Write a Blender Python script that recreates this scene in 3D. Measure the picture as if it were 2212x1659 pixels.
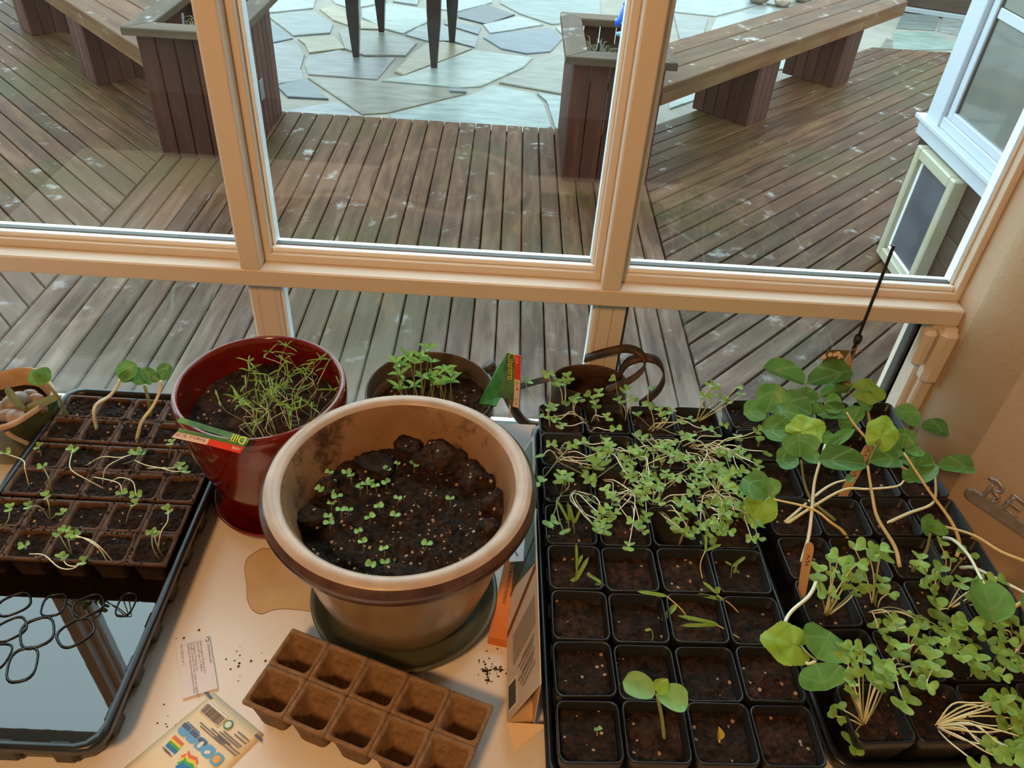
import bpy, bmesh, math, random
from mathutils import Vector, Matrix, noise
random.seed(7)
rnd = random.Random(11)
scene = bpy.context.scene
for o in list(bpy.data.objects):
    bpy.data.objects.remove(o)
COL = scene.collection

# ------------------------------------------------------------------ camera
IW, IH, FPX = 2212, 1659, 1697.71
CR = Matrix(((0.9981751, -0.0549345, -0.0250732), (0.0152424, 0.6309803, -0.7756491), (0.0584306, 0.7738514, 0.6306662)))
CP = Vector((0.0, 0.0, 0.84))
cam_data = bpy.data.cameras.new('camera')
cam_data.sensor_width = 36.0
cam_data.lens = 36.0 * FPX / IW
cam_data.clip_start = 0.02
cam = bpy.data.objects.new('camera', cam_data)
cam.matrix_world = Matrix.Translation(CP) @ CR.to_4x4()
COL.objects.link(cam)
scene.camera = cam

# ------------------------------------------------------------------ light
SKY = 4.3
LAMP = 20.0
scene.view_settings.view_transform = 'Standard'
scene.view_settings.look = 'None'
scene.view_settings.gamma = 1.0
scene.view_settings.exposure = 0.0
scene.view_settings.use_curve_mapping = False
world = bpy.data.worlds.new('overcast_sky')
scene.world = world
world.use_nodes = True
wn = world.node_tree
bg = wn.nodes['Background']
bg.inputs['Color'].default_value = (0.70, 0.93, 1.0, 1)      # even overcast sky
bg.inputs['Strength'].default_value = SKY
WARM = (1.0, 0.53, 0.20)
LAMP_POS = Vector((-0.42, -0.62, 1.52))
lamp_data = bpy.data.lights.new('ceiling_lamp_light', 'AREA')
lamp_data.shape = 'DISK'
lamp_data.size = 0.22
lamp_data.energy = LAMP
lamp_data.color = WARM
lamp_light = bpy.data.objects.new('ceiling_lamp_light', lamp_data)
lamp_light.location = LAMP_POS
lamp_light.rotation_euler = (Vector((0.0, 0.75, 0.0)) - LAMP_POS).to_track_quat('-Z', 'Y').to_euler()
COL.objects.link(lamp_light)

# ------------------------------------------------------------------ helpers
def ray(u, v):
    return CR @ Vector(((u - IW / 2) / FPX, -(v - IH / 2) / FPX, -1.0))
def px(u, v, z):
    d = ray(u, v)
    return CP + d * ((z - CP.z) / d.z)
def pxY(u, v, Y):
    d = ray(u, v)
    return CP + d * ((Y - CP.y) / d.y)
def crop(ox, oy, s):
    return lambda x, y, z: px(ox + x / s, oy + y / s, z)

def tag(o, label=None, cat=None, group=None, kind=None):
    if label: o['label'] = label
    if cat: o['category'] = cat
    if group: o['group'] = group
    if kind: o['kind'] = kind
    return o
def empty(name, loc=(0, 0, 0), rz=0.0, parent=None):
    o = bpy.data.objects.new(name, None)
    o.empty_display_size = 0.02
    o.location = loc
    o.rotation_euler = (0, 0, rz)
    COL.objects.link(o)
    if parent: o.parent = parent
    return o
def obj(name, me, parent=None, mat=None):
    if mat is not None and not me.materials:
        me.materials.append(mat)
    o = bpy.data.objects.new(name, me)
    COL.objects.link(o)
    if parent: o.parent = parent
    return o

class MB:
    """collects vertices and faces and links them as one mesh"""
    def __init__(s): s.v = []; s.f = []
    def add(s, vs, fs):
        n = len(s.v); s.v += [tuple(x) for x in vs]; s.f += [tuple(i + n for i in f) for f in fs]; return s
    def box(s, x0, x1, y0, y1, z0, z1, ch=0.0):
        if ch <= 0:
            v = [(x, y, z) for z in (z0, z1) for y in (y0, y1) for x in (x0, x1)]
            return s.add(v, [(0, 2, 3, 1), (4, 5, 7, 6), (0, 1, 5, 4), (2, 6, 7, 3), (0, 4, 6, 2), (1, 3, 7, 5)])
        c = min(ch, (x1 - x0) * .45, (y1 - y0) * .45, (z1 - z0) * .45)
        L = []
        for z, i in ((z0, c), (z0 + c, 0), (z1 - c, 0), (z1, c)):
            L.append([(x0 + i, y0 + c, z), (x0 + c, y0 + i, z), (x1 - c, y0 + i, z), (x1 - i, y0 + c, z),
                      (x1 - i, y1 - c, z), (x1 - c, y1 - i, z), (x0 + c, y1 - i, z), (x0 + i, y1 - c, z)])
        return s.loops(L, True, True)
    def loops(s, L, cap0=False, cap1=False, close=False):
        n = len(L[0]); b = len(s.v)
        for l in L: s.v += [tuple(p) for p in l]
        m = len(L)
        for i in range(m if close else m - 1):
            k = (i + 1) % m
            for j in range(n):
                q = (j + 1) % n
                s.f.append((b + i * n + j, b + i * n + q, b + k * n + q, b + k * n + j))
        if cap0: s.f.append(tuple(b + j for j in range(n - 1, -1, -1)))
        if cap1: s.f.append(tuple(b + (m - 1) * n + j for j in range(n)))
        return s
    def lathe(s, prof, n=48, c=(0, 0, 0), sy=1.0, cap0=False, cap1=False, wob=None):
        L = []
        for r, z in prof:
            l = []
            for i in range(n):
                a = 2 * math.pi * i / n
                k = 1.0 if wob is None else wob(a, z)
                l.append((c[0] + r * k * math.cos(a), c[1] + r * k * sy * math.sin(a), c[2] + z))
            L.append(l)
        return s.loops(L, cap0, cap1)
    def tube(s, pts, r0, r1=None, n=6, caps=True, flat=1.0):
        r1 = r0 if r1 is None else r1
        P = [Vector(p) for p in pts]; L = []; m = len(P)
        up = Vector((0, 0, 1)); side = None
        for i, p in enumerate(P):
            t = (P[min(i + 1, m - 1)] - P[max(i - 1, 0)])
            t = t.normalized() if t.length > 1e-9 else Vector((0, 0, 1))
            if side is None:
                side = t.cross(up)
                if side.length < .05: side = t.cross(Vector((0, 1, 0)))
            side = (side - t * side.dot(t)); side.normalize()
            w = t.cross(side)
            r = r0 + (r1 - r0) * i / max(1, m - 1)
            L.append([p + side * (r * math.cos(2 * math.pi * j / n)) + w * (r * flat * math.sin(2 * math.pi * j / n)) for j in range(n)])
        return s.loops(L, caps, caps)
    def strip(s, pts, w, t, axis):
        """flat band of width w along 'axis' following pts, thickness t"""
        P = [Vector(p) for p in pts]; L = []; m = len(P); ax = Vector(axis).normalized()
        for i, p in enumerate(P):
            tg = (P[min(i + 1, m - 1)] - P[max(i - 1, 0)]).normalized()
            nn = tg.cross(ax).normalized()
            L.append([p + ax * w / 2 + nn * t / 2, p - ax * w / 2 + nn * t / 2, p - ax * w / 2 - nn * t / 2, p + ax * w / 2 - nn * t / 2])
        return s.loops(L, True, True)
    def prism(s, poly, z0, z1, ch=0.0):
        c = Vector((sum(p[0] for p in poly) / len(poly), sum(p[1] for p in poly) / len(poly)))
        def ins(k): return [(c.x + (p[0] - c.x) * k, c.y + (p[1] - c.y) * k) for p in poly]
        L = [[(x, y, z0) for x, y in poly]]
        if ch > 0:
            L.append([(x, y, z1 - ch) for x, y in poly]); L.append([(x, y, z1) for x, y in ins(0.97)])
        else: L.append([(x, y, z1) for x, y in poly])
        return s.loops(L, True, True)
    def mesh(s, name, mat=None, smooth=False, fix=True):
        me = bpy.data.meshes.new(name)
        me.from_pydata(s.v, [], s.f)
        if fix:
            bm = bmesh.new(); bm.from_mesh(me); bmesh.ops.recalc_face_normals(bm, faces=bm.faces); bm.to_mesh(me); bm.free()
        if mat: me.materials.append(mat)
        if smooth:
            me.polygons.foreach_set('use_smooth', [True] * len(me.polygons))
        me.update()
        return me
    def build(s, name, mat=None, parent=None, smooth=False, loc=None, rot=None, fix=True):
        o = obj(name, s.mesh(name, mat, smooth, fix), parent)
        if loc is not None: o.location = loc
        if rot is not None: o.rotation_euler = rot
        return o

def rr(hx, hy, r, z, n=4, cx=0.0, cy=0.0):
    """rounded rectangle loop"""
    out = []
    for k, (sx, sy) in enumerate(((1, 1), (-1, 1), (-1, -1), (1, -1))):
        for i in range(n):
            a = math.pi / 2 * (k + i / (n - 1))
            out.append((cx + sx * (hx - r) + r * math.cos(a), cy + sy * (hy - r) + r * math.sin(a), z))
    return out
def smooth_path(P, k=5):
    P = [Vector(p) for p in P]
    if len(P) < 3:
        return [P[0].lerp(P[-1], i / k) for i in range(k + 1)]
    Q = [P[0] * 2 - P[1]] + P + [P[-1] * 2 - P[-2]]; out = []
    for i in range(1, len(Q) - 2):
        for j in range(k):
            t = j / k; a, b, c, d = Q[i - 1], Q[i], Q[i + 1], Q[i + 2]
            out.append(.5 * ((2 * b) + (c - a) * t + (2 * a - 5 * b + 4 * c - d) * t * t + (3 * b - a - 3 * c + d) * t ** 3))
    out.append(P[-1])
    return out
def copy_tree(o, parent=None):
    c = o.copy(); COL.objects.link(c); c.parent = parent
    for ch in list(o.children): copy_tree(ch, c)
    return c
_fc = {}
def text_mesh(txt, size, mat, parent, M, name='lettering', align='CENTER', extrude=0.0, label=None, sx=1.0):
    cu = bpy.data.curves.new('t', 'FONT'); cu.body = txt; cu.size = size; cu.align_x = align; cu.align_y = 'CENTER'
    cu.extrude = extrude; cu.resolution_u = 3
    t = bpy.data.objects.new('t', cu); COL.objects.link(t)
    dg = bpy.context.evaluated_depsgraph_get()
    me = bpy.data.meshes.new_from_object(t.evaluated_get(dg))
    bpy.data.objects.remove(t); bpy.data.curves.remove(cu)
    me.materials.clear(); me.materials.append(mat); me.name = name
    if sx != 1.0: me.transform(Matrix.Diagonal((sx, 1, 1, 1)))
    o = obj(name, me, parent); o.matrix_local = M
    return o
def frame(o, xd, yd):
    x = Vector(xd).normalized(); y = Vector(yd); y = (y - x * y.dot(x)).normalized(); z = x.cross(y)
    return Matrix(((x.x, y.x, z.x, o[0]), (x.y, y.y, z.y, o[1]), (x.z, y.z, z.z, o[2]), (0, 0, 0, 1)))

# ------------------------------------------------------------------ materials
def nt(m): m.use_nodes = True; return m.node_tree, m.node_tree.nodes, m.node_tree.links
def mat(name, col, rough=0.5, metal=0.0, spec=0.5, coat=0.0, noise_amt=0.0, noise_scale=20.0, col2=None, bump=0.0, bump_scale=200.0,
        coords='Object', stretch=(1, 1, 1), emit=None, ior=1.5, trans=0.0, rnd_amt=0.0, coords_rnd=False, bump_dist=0.002):
    m = bpy.data.materials.new(name); t, N, L = nt(m); b = N['Principled BSDF']
    b.inputs['Base Color'].default_value = (*col, 1); b.inputs['Roughness'].default_value = rough
    b.inputs['Metallic'].default_value = metal; b.inputs['Specular IOR Level'].default_value = spec
    b.inputs['IOR'].default_value = ior; b.inputs['Coat Weight'].default_value = coat; b.inputs['Coat Roughness'].default_value = 0.08
    b.inputs['Transmission Weight'].default_value = trans
    if emit: b.inputs['Emission Color'].default_value = (*emit[0], 1); b.inputs['Emission Strength'].default_value = emit[1]
    co = None
    if col2 or bump:
        if coords == 'World': g = N.new('ShaderNodeNewGeometry'); src = g.outputs['Position']
        else: g = N.new('ShaderNodeTexCoord'); src = g.outputs['Object']
        mp = N.new('ShaderNodeMapping'); mp.inputs['Scale'].default_value = stretch; L.new(src, mp.inputs['Vector']); co = mp.outputs['Vector']
        if coords_rnd:
            oi = N.new('ShaderNodeObjectInfo'); ad = N.new('ShaderNodeVectorMath'); ad.operation = 'ADD'
            ml = N.new('ShaderNodeMath'); ml.operation = 'MULTIPLY'; ml.inputs[1].default_value = 37.0
            L.new(oi.outputs['Random'], ml.inputs[0]); L.new(co, ad.inputs[0]); L.new(ml.outputs[0], ad.inputs[1]); co = ad.outputs[0]
    if col2:
        n = N.new('ShaderNodeTexNoise'); n.inputs['Scale'].default_value = noise_scale; n.inputs['Detail'].default_value = 6; L.new(co, n.inputs['Vector'])
        r = N.new('ShaderNodeValToRGB'); r.color_ramp.elements[0].position = .35; r.color_ramp.elements[1].position = .68
        r.color_ramp.elements[0].color = (*col, 1); r.color_ramp.elements[1].color = (*col2, 1)
        L.new(n.outputs['Fac'], r.inputs['Fac']); out = r.outputs['Color']
        if rnd_amt:
            oi = N.new('ShaderNodeObjectInfo'); hs = N.new('ShaderNodeHueSaturation'); mr = N.new('ShaderNodeMapRange')
            mr.inputs['To Min'].default_value = 1 - rnd_amt; mr.inputs['To Max'].default_value = 1 + rnd_amt
            L.new(oi.outputs['Random'], mr.inputs['Value']); L.new(mr.outputs[0], hs.inputs['Value']); L.new(out, hs.inputs['Color']); out = hs.outputs['Color']
        L.new(out, b.inputs['Base Color'])
    if bump:
        n = N.new('ShaderNodeTexNoise'); n.inputs['Scale'].default_value = bump_scale; n.inputs['Detail'].default_value = 5; L.new(co, n.inputs['Vector'])
        bp = N.new('ShaderNodeBump'); bp.inputs['Strength'].default_value = bump; bp.inputs['Distance'].default_value = bump_dist
        L.new(n.outputs['Fac'], bp.inputs['Height']); L.new(bp.outputs['Normal'], b.inputs['Normal'])
    return m

PAINT = mat('cream_frame_paint', (.66, .575, .485), .42)
WALLP = mat('textured_wall_paint', (.52, .39, .265), .75, bump=.5, bump_scale=160, bump_dist=.0015, coords='World')
ROOMP = mat('room_wall_paint', (.70, .62, .52), .8, bump=.3, bump_scale=120, coords='World')
CEIL = mat('ceiling_paint', (.8, .77, .72), .9, bump=.2, bump_scale=90, coords='World')
FLOORM = mat('floor_wood', (.24, .13, .06), .4, col2=(.32, .19, .1), noise_scale=6, stretch=(1, 6, 1), coords='World')
VINYL = mat('white_vinyl', (.84, .88, .92), .35)
GASKET = mat('dark_gasket', (.03, .028, .025), .5)
TABLE = mat('table_white_laminate', (.80, .755, .71), .38, col2=(.77, .72, .665), noise_scale=3.5, coords='World')
BLACKP = mat('black_plastic', (.012, .0122, .013), .34, spec=.42, bump=.12, bump_scale=400, bump_dist=.0005)
BLACKP2 = mat('black_tray_plastic', (.010, .011, .013), .30, spec=.5)
PEAT = mat('peat_fibre', (.20, .115, .06), .9, spec=.15, col2=(.30, .185, .105), noise_scale=120, bump=.9, bump_scale=420, bump_dist=.0012)
PEATW = mat('wet_peat_fibre', (.055, .027, .015), .7, spec=.3, col2=(.125, .062, .033), noise_scale=60, bump=.9, bump_scale=420, bump_dist=.0012)
TWINE = mat('twine', (.38, .25, .13), .9)
METAL = mat('hammered_sign_metal', (.42, .38, .35), .42, metal=.35, col2=(.32, .28, .26), noise_scale=60, bump=.4, bump_scale=150)
RUST = mat('rusty_can_metal', (.030, .018, .011), .55, metal=.35, col2=(.10, .050, .022), noise_scale=45, bump=.25, bump_scale=160)
REDGL = mat('red_glaze', (.115, .004, .002), .12, spec=.6, coat=.6, col2=(.17, .012, .004), noise_scale=30, bump=.08, bump_scale=25, bump_dist=.001)
TAUPE = mat('taupe_plastic', (.085, .062, .045), .5)
SAUCER = mat('green_grey_saucer_glaze', (.07, .075, .05), .35, col2=(.10, .10, .065), noise_scale=14)
PAPER = mat('white_paper', (.78, .75, .80), .7)
INK = mat('dark_ink', (.035, .03, .035), .7)
ROD = mat('black_stake', (.012, .006, .006), .4)

def soil_mat(name, c1, c2, speck=.10):
    m = bpy.data.materials.new(name); t, N, L = nt(m); b = N['Principled BSDF']; b.inputs['Roughness'].default_value = .85
    b.inputs['Specular IOR Level'].default_value = .25
    g = N.new('ShaderNodeTexCoord'); oi = N.new('ShaderNodeObjectInfo'); ml = N.new('ShaderNodeMath'); ml.operation = 'MULTIPLY'; ml.inputs[1].default_value = 9.
    ad = N.new('ShaderNodeVectorMath'); L.new(oi.outputs['Random'], ml.inputs[0]); L.new(g.outputs['Object'], ad.inputs[0]); L.new(ml.outputs[0], ad.inputs[1]); co = ad.outputs[0]
    n = N.new('ShaderNodeTexNoise'); n.inputs['Scale'].default_value = 95; n.inputs['Detail'].default_value = 8; n.inputs['Roughness'].default_value = .72; L.new(co, n.inputs['Vector'])
    r = N.new('ShaderNodeValToRGB'); e = r.color_ramp.elements; e[0].position = .42; e[1].position = .74; e[0].color = (*c1, 1); e[1].color = (*c2, 1); L.new(n.outputs['Fac'], r.inputs['Fac'])
    v = N.new('ShaderNodeTexVoronoi'); v.inputs['Scale'].default_value = 170; L.new(co, v.inputs['Vector'])
    lt = N.new('ShaderNodeMath'); lt.operation = 'LESS_THAN'; lt.inputs[1].default_value = .34; L.new(v.outputs['Distance'], lt.inputs[0])
    sp = N.new('ShaderNodeSeparateColor'); L.new(v.outputs['Color'], sp.inputs[0])
    gt = N.new('ShaderNodeMath'); gt.operation = 'LESS_THAN'; gt.inputs[1].default_value = speck * .35; L.new(sp.outputs[0], gt.inputs[0])
    mm = N.new('ShaderNodeMath'); mm.operation = 'MULTIPLY'; L.new(lt.outputs[0], mm.inputs[0]); L.new(gt.outputs[0], mm.inputs[1])
    mx = N.new('ShaderNodeMix'); mx.data_type = 'RGBA'; L.new(mm.outputs[0], mx.inputs[0]); L.new(r.outputs['Color'], mx.inputs[6]); mx.inputs[7].default_value = (.42, .28, .17, 1)
    L.new(mx.outputs[2], b.inputs['Base Color'])
    n2 = N.new('ShaderNodeTexNoise'); n2.inputs['Scale'].default_value = 260; n2.inputs['Detail'].default_value = 6; L.new(co, n2.inputs['Vector'])
    bp = N.new('ShaderNodeBump'); bp.inputs['Strength'].default_value = 1.0; bp.inputs['Distance'].default_value = .004; L.new(n2.outputs['Fac'], bp.inputs['Height']); L.new(bp.outputs['Normal'], b.inputs['Normal'])
    return m
SOIL = soil_mat('potting_soil', (.008, .0045, .003), (.085, .036, .017), .27)
SOILD = soil_mat('dark_wet_soil', (.006, .004, .003), (.052, .025, .013), .26)
PERL = mat('perlite', (.62, .52, .42), .8, col2=(.42, .30, .18), noise_scale=90)

def leaf_mat(name, c1, c2, vein=None, rough=.42, back=.3):
    m = bpy.data.materials.new(name); t, N, L = nt(m); b = N['Principled BSDF']; out = N['Material Output']
    g = N.new('ShaderNodeTexCoord'); oi = N.new('ShaderNodeObjectInfo')
    n = N.new('ShaderNodeTexNoise'); n.inputs['Scale'].default_value = 2.2; n.inputs['Detail'].default_value = 3
    ad = N.new('ShaderNodeVectorMath'); ml = N.new('ShaderNodeMath'); ml.operation = 'MULTIPLY'; ml.inputs[1].default_value = 21.
    L.new(oi.outputs['Random'], ml.inputs[0]); L.new(g.outputs['Object'], ad.inputs[0]); L.new(ml.outputs[0], ad.inputs[1]); L.new(ad.outputs[0], n.inputs['Vector'])
    r = N.new('ShaderNodeValToRGB'); e = r.color_ramp.elements; e[0].position = .3; e[1].position = .7; e[0].color = (*c1, 1); e[1].color = (*c2, 1); L.new(n.outputs['Fac'], r.inputs['Fac'])
    hs = N.new('ShaderNodeHueSaturation'); mr = N.new('ShaderNodeMapRange'); mr.inputs['To Min'].default_value = .78; mr.inputs['To Max'].default_value = 1.2
    L.new(oi.outputs['Random'], mr.inputs['Value']); L.new(mr.outputs[0], hs.inputs['Value']); L.new(r.outputs['Color'], hs.inputs['Color']); col = hs.outputs['Color']
    if vein:
        wv = N.new('ShaderNodeTexWave'); wv.bands_direction = 'DIAGONAL'; wv.inputs['Scale'].default_value = .9; wv.inputs['Distortion'].default_value = 3.0; wv.inputs['Detail'].default_value = 2
        sx = N.new('ShaderNodeSeparateXYZ'); ab = N.new('ShaderNodeMath'); ab.operation = 'ABSOLUTE'; cb = N.new('ShaderNodeCombineXYZ')
        L.new(g.outputs['Object'], sx.inputs[0]); L.new(sx.outputs[1], ab.inputs[0]); L.new(sx.outputs[0], cb.inputs[0]); L.new(ab.outputs[0], cb.inputs[1]); L.new(cb.outputs[0], wv.inputs['Vector'])
        lt = N.new('ShaderNodeMapRange'); lt.inputs['From Min'].default_value = .0; lt.inputs['From Max'].default_value = .12; lt.inputs['To Min'].default_value = .55; lt.inputs['To Max'].default_value = 0
        L.new(wv.outputs['Fac'], lt.inputs['Value'])
        l2 = N.new('ShaderNodeMapRange'); l2.inputs['From Max'].default_value = .03; l2.inputs['To Min'].default_value = .7; l2.inputs['To Max'].default_value = 0; L.new(ab.outputs[0], l2.inputs['Value'])
        mxx = N.new('ShaderNodeMath'); mxx.operation = 'MAXIMUM'; L.new(lt.outputs[0], mxx.inputs[0]); L.new(l2.outputs[0], mxx.inputs[1])
        mx = N.new('ShaderNodeMix'); mx.data_type = 'RGBA'; L.new(mxx.outputs[0], mx.inputs[0]); L.new(col, mx.inputs[6]); mx.inputs[7].default_value = (*vein, 1); col = mx.outputs[2]
    L.new(col, b.inputs['Base Color']); b.inputs['Roughness'].default_value = rough; b.inputs['Specular IOR Level'].default_value = .35
    tr = N.new('ShaderNodeBsdfTranslucent'); L.new(col, tr.inputs['Color']); ms = N.new('ShaderNodeMixShader'); ms.inputs[0].default_value = back
    L.new(b.outputs[0], ms.inputs[1]); L.new(tr.outputs[0], ms.inputs[2]); L.new(ms.outputs[0], out.inputs['Surface'])
    return m
LEAFK = leaf_mat('kale_leaf', (.17, .35, .050), (.33, .49, .11))
LEAFD = leaf_mat('squash_seed_leaf', (.085, .25, .060), (.16, .36, .09), vein=(.25, .44, .17))
LEAFB = leaf_mat('squash_true_leaf', (.27, .50, .045), (.40, .60, .09), vein=(.20, .38, .05))
LEAFS = leaf_mat('fine_herb_leaf', (.19, .38, .05), (.34, .50, .12))
LEAFN = leaf_mat('basil_leaf', (.20, .46, .12), (.32, .58, .19))
STEMP = mat('pale_stem', (.76, .74, .44), .45, col2=(.86, .86, .64), noise_scale=18)
STEMY = mat('amber_stem', (.78, .60, .24), .45, col2=(.82, .74, .42), noise_scale=16)
STEMW = mat('greenish_white_stem', (.74, .80, .58), .45, col2=(.88, .90, .78), noise_scale=16)
STEMG = mat('green_stem', (.22, .27, .11), .5, col2=(.32, .34, .16), noise_scale=30)
# ------------------------------------------------------------------ wet wood, stone, glass
def wood_mat(name, cols, moss=None, wet=True, rough=(.10, .55), mossamt=.5, grey=False):
    cols = [tuple(v * .78 for v in c_) for c_ in cols]; moss = tuple(v * .78 for v in moss) if moss else None
    m = bpy.data.materials.new(name); t, N, L = nt(m); b = N['Principled BSDF']
    g = N.new('ShaderNodeTexCoord'); oi = N.new('ShaderNodeObjectInfo'); geo = N.new('ShaderNodeNewGeometry')
    ml = N.new('ShaderNodeMath'); ml.operation = 'MULTIPLY'; ml.inputs[1].default_value = 53.; L.new(oi.outputs['Random'], ml.inputs[0])
    ad = N.new('ShaderNodeVectorMath'); L.new(g.outputs['Object'], ad.inputs[0]); L.new(ml.outputs[0], ad.inputs[1])
    mp = N.new('ShaderNodeMapping'); mp.inputs['Scale'].default_value = (1.2, 9, 9); L.new(ad.outputs[0], mp.inputs['Vector'])
    n = N.new('ShaderNodeTexNoise'); n.inputs['Scale'].default_value = 2.2; n.inputs['Detail'].default_value = 8; n.inputs['Roughness'].default_value = .6; L.new(mp.outputs[0], n.inputs['Vector'])
    r = N.new('ShaderNodeValToRGB'); e = r.color_ramp.elements; e[0].position = .3; e[1].position = .72; e[0].color = (*cols[0], 1); e[1].color = (*cols[2], 1)
    x = e.new(.5); x.color = (*cols[1], 1); L.new(n.outputs['Fac'], r.inputs['Fac'])
    hs = N.new('ShaderNodeHueSaturation'); mr = N.new('ShaderNodeMapRange'); mr.inputs['To Min'].default_value = .72; mr.inputs['To Max'].default_value = 1.28
    L.new(oi.outputs['Random'], mr.inputs['Value']); L.new(mr.outputs[0], hs.inputs['Value']); L.new(r.outputs['Color'], hs.inputs['Color']); col = hs.outputs['Color']
    # small dark knots
    mp2 = N.new('ShaderNodeMapping'); mp2.inputs['Scale'].default_value = (4, 9, 9); L.new(ad.outputs[0], mp2.inputs['Vector'])
    vo = N.new('ShaderNodeTexVoronoi'); vo.inputs['Scale'].default_value = 1.0; L.new(mp2.outputs[0], vo.inputs['Vector'])
    kn = N.new('ShaderNodeMapRange'); kn.inputs['From Min'].default_value = .05; kn.inputs['From Max'].default_value = .14; kn.inputs['To Min'].default_value = .55; kn.inputs['To Max'].default_value = 0.; L.new(vo.outputs['Distance'], kn.inputs['Value'])
    mx = N.new('ShaderNodeMix'); mx.data_type = 'RGBA'; L.new(kn.outputs[0], mx.inputs[0]); L.new(col, mx.inputs[6]); mx.inputs[7].default_value = (.035, .026, .02, 1); col = mx.outputs[2]
    if moss:
        n2 = N.new('ShaderNodeTexNoise'); n2.inputs['Scale'].default_value = 1.15; n2.inputs['Detail'].default_value = 5; L.new(geo.outputs['Position'], n2.inputs['Vector'])
        r2 = N.new('ShaderNodeMapRange'); r2.inputs['From Min'].default_value = .47; r2.inputs['From Max'].default_value = .66; r2.inputs['To Max'].default_value = mossamt; L.new(n2.outputs['Fac'], r2.inputs['Value'])
        m2 = N.new('ShaderNodeMix'); m2.data_type = 'RGBA'; L.new(r2.outputs[0], m2.inputs[0]); L.new(col, m2.inputs[6]); m2.inputs[7].default_value = (*moss, 1); col = m2.outputs[2]
    if grey:      # sky reflection and haze of the lower panes, painted in as greyer boards
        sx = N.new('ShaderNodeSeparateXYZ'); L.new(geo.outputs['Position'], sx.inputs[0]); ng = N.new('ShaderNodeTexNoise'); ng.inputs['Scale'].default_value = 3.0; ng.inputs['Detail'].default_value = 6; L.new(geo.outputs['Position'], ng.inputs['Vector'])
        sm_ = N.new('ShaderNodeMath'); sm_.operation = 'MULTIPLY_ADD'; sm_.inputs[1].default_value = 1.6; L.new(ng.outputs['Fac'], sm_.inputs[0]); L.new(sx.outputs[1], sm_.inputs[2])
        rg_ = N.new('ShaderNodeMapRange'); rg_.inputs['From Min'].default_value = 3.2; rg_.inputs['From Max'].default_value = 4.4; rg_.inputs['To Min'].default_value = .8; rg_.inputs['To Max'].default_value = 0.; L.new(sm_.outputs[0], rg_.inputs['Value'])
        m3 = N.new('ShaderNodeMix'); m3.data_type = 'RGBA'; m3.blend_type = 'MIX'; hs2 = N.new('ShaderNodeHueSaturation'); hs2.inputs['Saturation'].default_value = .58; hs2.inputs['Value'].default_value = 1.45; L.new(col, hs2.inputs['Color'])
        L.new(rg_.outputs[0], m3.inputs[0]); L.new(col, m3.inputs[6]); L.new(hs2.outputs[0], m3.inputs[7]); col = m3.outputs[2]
    L.new(col, b.inputs['Base Color'])
    n3 = N.new('ShaderNodeTexNoise'); n3.inputs['Scale'].default_value = 7.0; n3.inputs['Detail'].default_value = 9; n3.inputs['Roughness'].default_value = .68; L.new(geo.outputs['Position'], n3.inputs['Vector'])
    r3 = N.new('ShaderNodeMapRange'); r3.inputs['From Min'].default_value = .585; r3.inputs['From Max'].default_value = .69; r3.inputs['To Min'].default_value = rough[1]; r3.inputs['To Max'].default_value = rough[0]; L.new(n3.outputs['Fac'], r3.inputs['Value'])
    L.new(r3.outputs[0], b.inputs['Roughness'])
    bp = N.new('ShaderNodeBump'); bp.inputs['Strength'].default_value = .35; bp.inputs['Distance'].default_value = .006; L.new(n.outputs['Fac'], bp.inputs['Height']); L.new(bp.outputs['Normal'], b.inputs['Normal'])
    if wet: r4 = N.new('ShaderNodeMapRange'); r4.inputs['From Min'].default_value = .585; r4.inputs['From Max'].default_value = .69; r4.inputs['To Min'].default_value = .08; r4.inputs['To Max'].default_value = .6; L.new(n3.outputs['Fac'], r4.inputs['Value']); L.new(r4.outputs[0], b.inputs['Specular IOR Level'])
    else: b.inputs['Specular IOR Level'].default_value = .2
    return m
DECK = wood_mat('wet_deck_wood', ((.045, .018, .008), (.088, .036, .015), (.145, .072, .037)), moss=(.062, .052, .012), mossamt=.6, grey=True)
BENCH = wood_mat('wet_bench_wood', ((.075, .028, .010), (.125, .050, .018), (.15, .085, .04)), moss=(.085, .066, .022), mossamt=.35)
REDWOOD = wood_mat('stained_planter_wood', ((.042, .012, .007), (.066, .019, .010), (.095, .032, .016)), wet=False, rough=(.4, .65))
CAPW = wood_mat('weathered_cap_wood', ((.055, .032, .018), (.090, .056, .034), (.125, .085, .056)), moss=(.085, .062, .030), mossamt=.35)
SIDING = wood_mat('brown_siding', ((.035, .022, .016), (.055, .036, .027), (.075, .052, .04)), wet=False, rough=(.4, .6))

m = bpy.data.materials.new('flagstone'); t, N, L = nt(m); b = N['Principled BSDF']
oi = N.new('ShaderNodeObjectInfo'); geo = N.new('ShaderNodeNewGeometry')
mp = N.new('ShaderNodeMapping'); mp.inputs['Scale'].default_value = (1.5, 5, 2); mp.inputs['Rotation'].default_value = (0, 0, .4); L.new(geo.outputs['Position'], mp.inputs['Vector'])
n = N.new('ShaderNodeTexNoise'); n.inputs['Scale'].default_value = 3.5; n.inputs['Detail'].default_value = 8; n.inputs['Roughness'].default_value = .62; L.new(mp.outputs[0], n.inputs['Vector'])
r = N.new('ShaderNodeValToRGB'); e = r.color_ramp.elements; e[0].position = .28; e[1].position = .75; e[0].color = (.46, .46, .45, 1); e[1].color = (.98, .98, .98, 1); L.new(n.outputs['Fac'], r.inputs['Fac'])
mx = N.new('ShaderNodeMix'); mx.data_type = 'RGBA'; mx.blend_type = 'MULTIPLY'; mx.inputs[0].default_value = 1; L.new(oi.outputs['Color'], mx.inputs[6]); L.new(r.outputs['Color'], mx.inputs[7]); L.new(mx.outputs[2], b.inputs['Base Color'])
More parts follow.
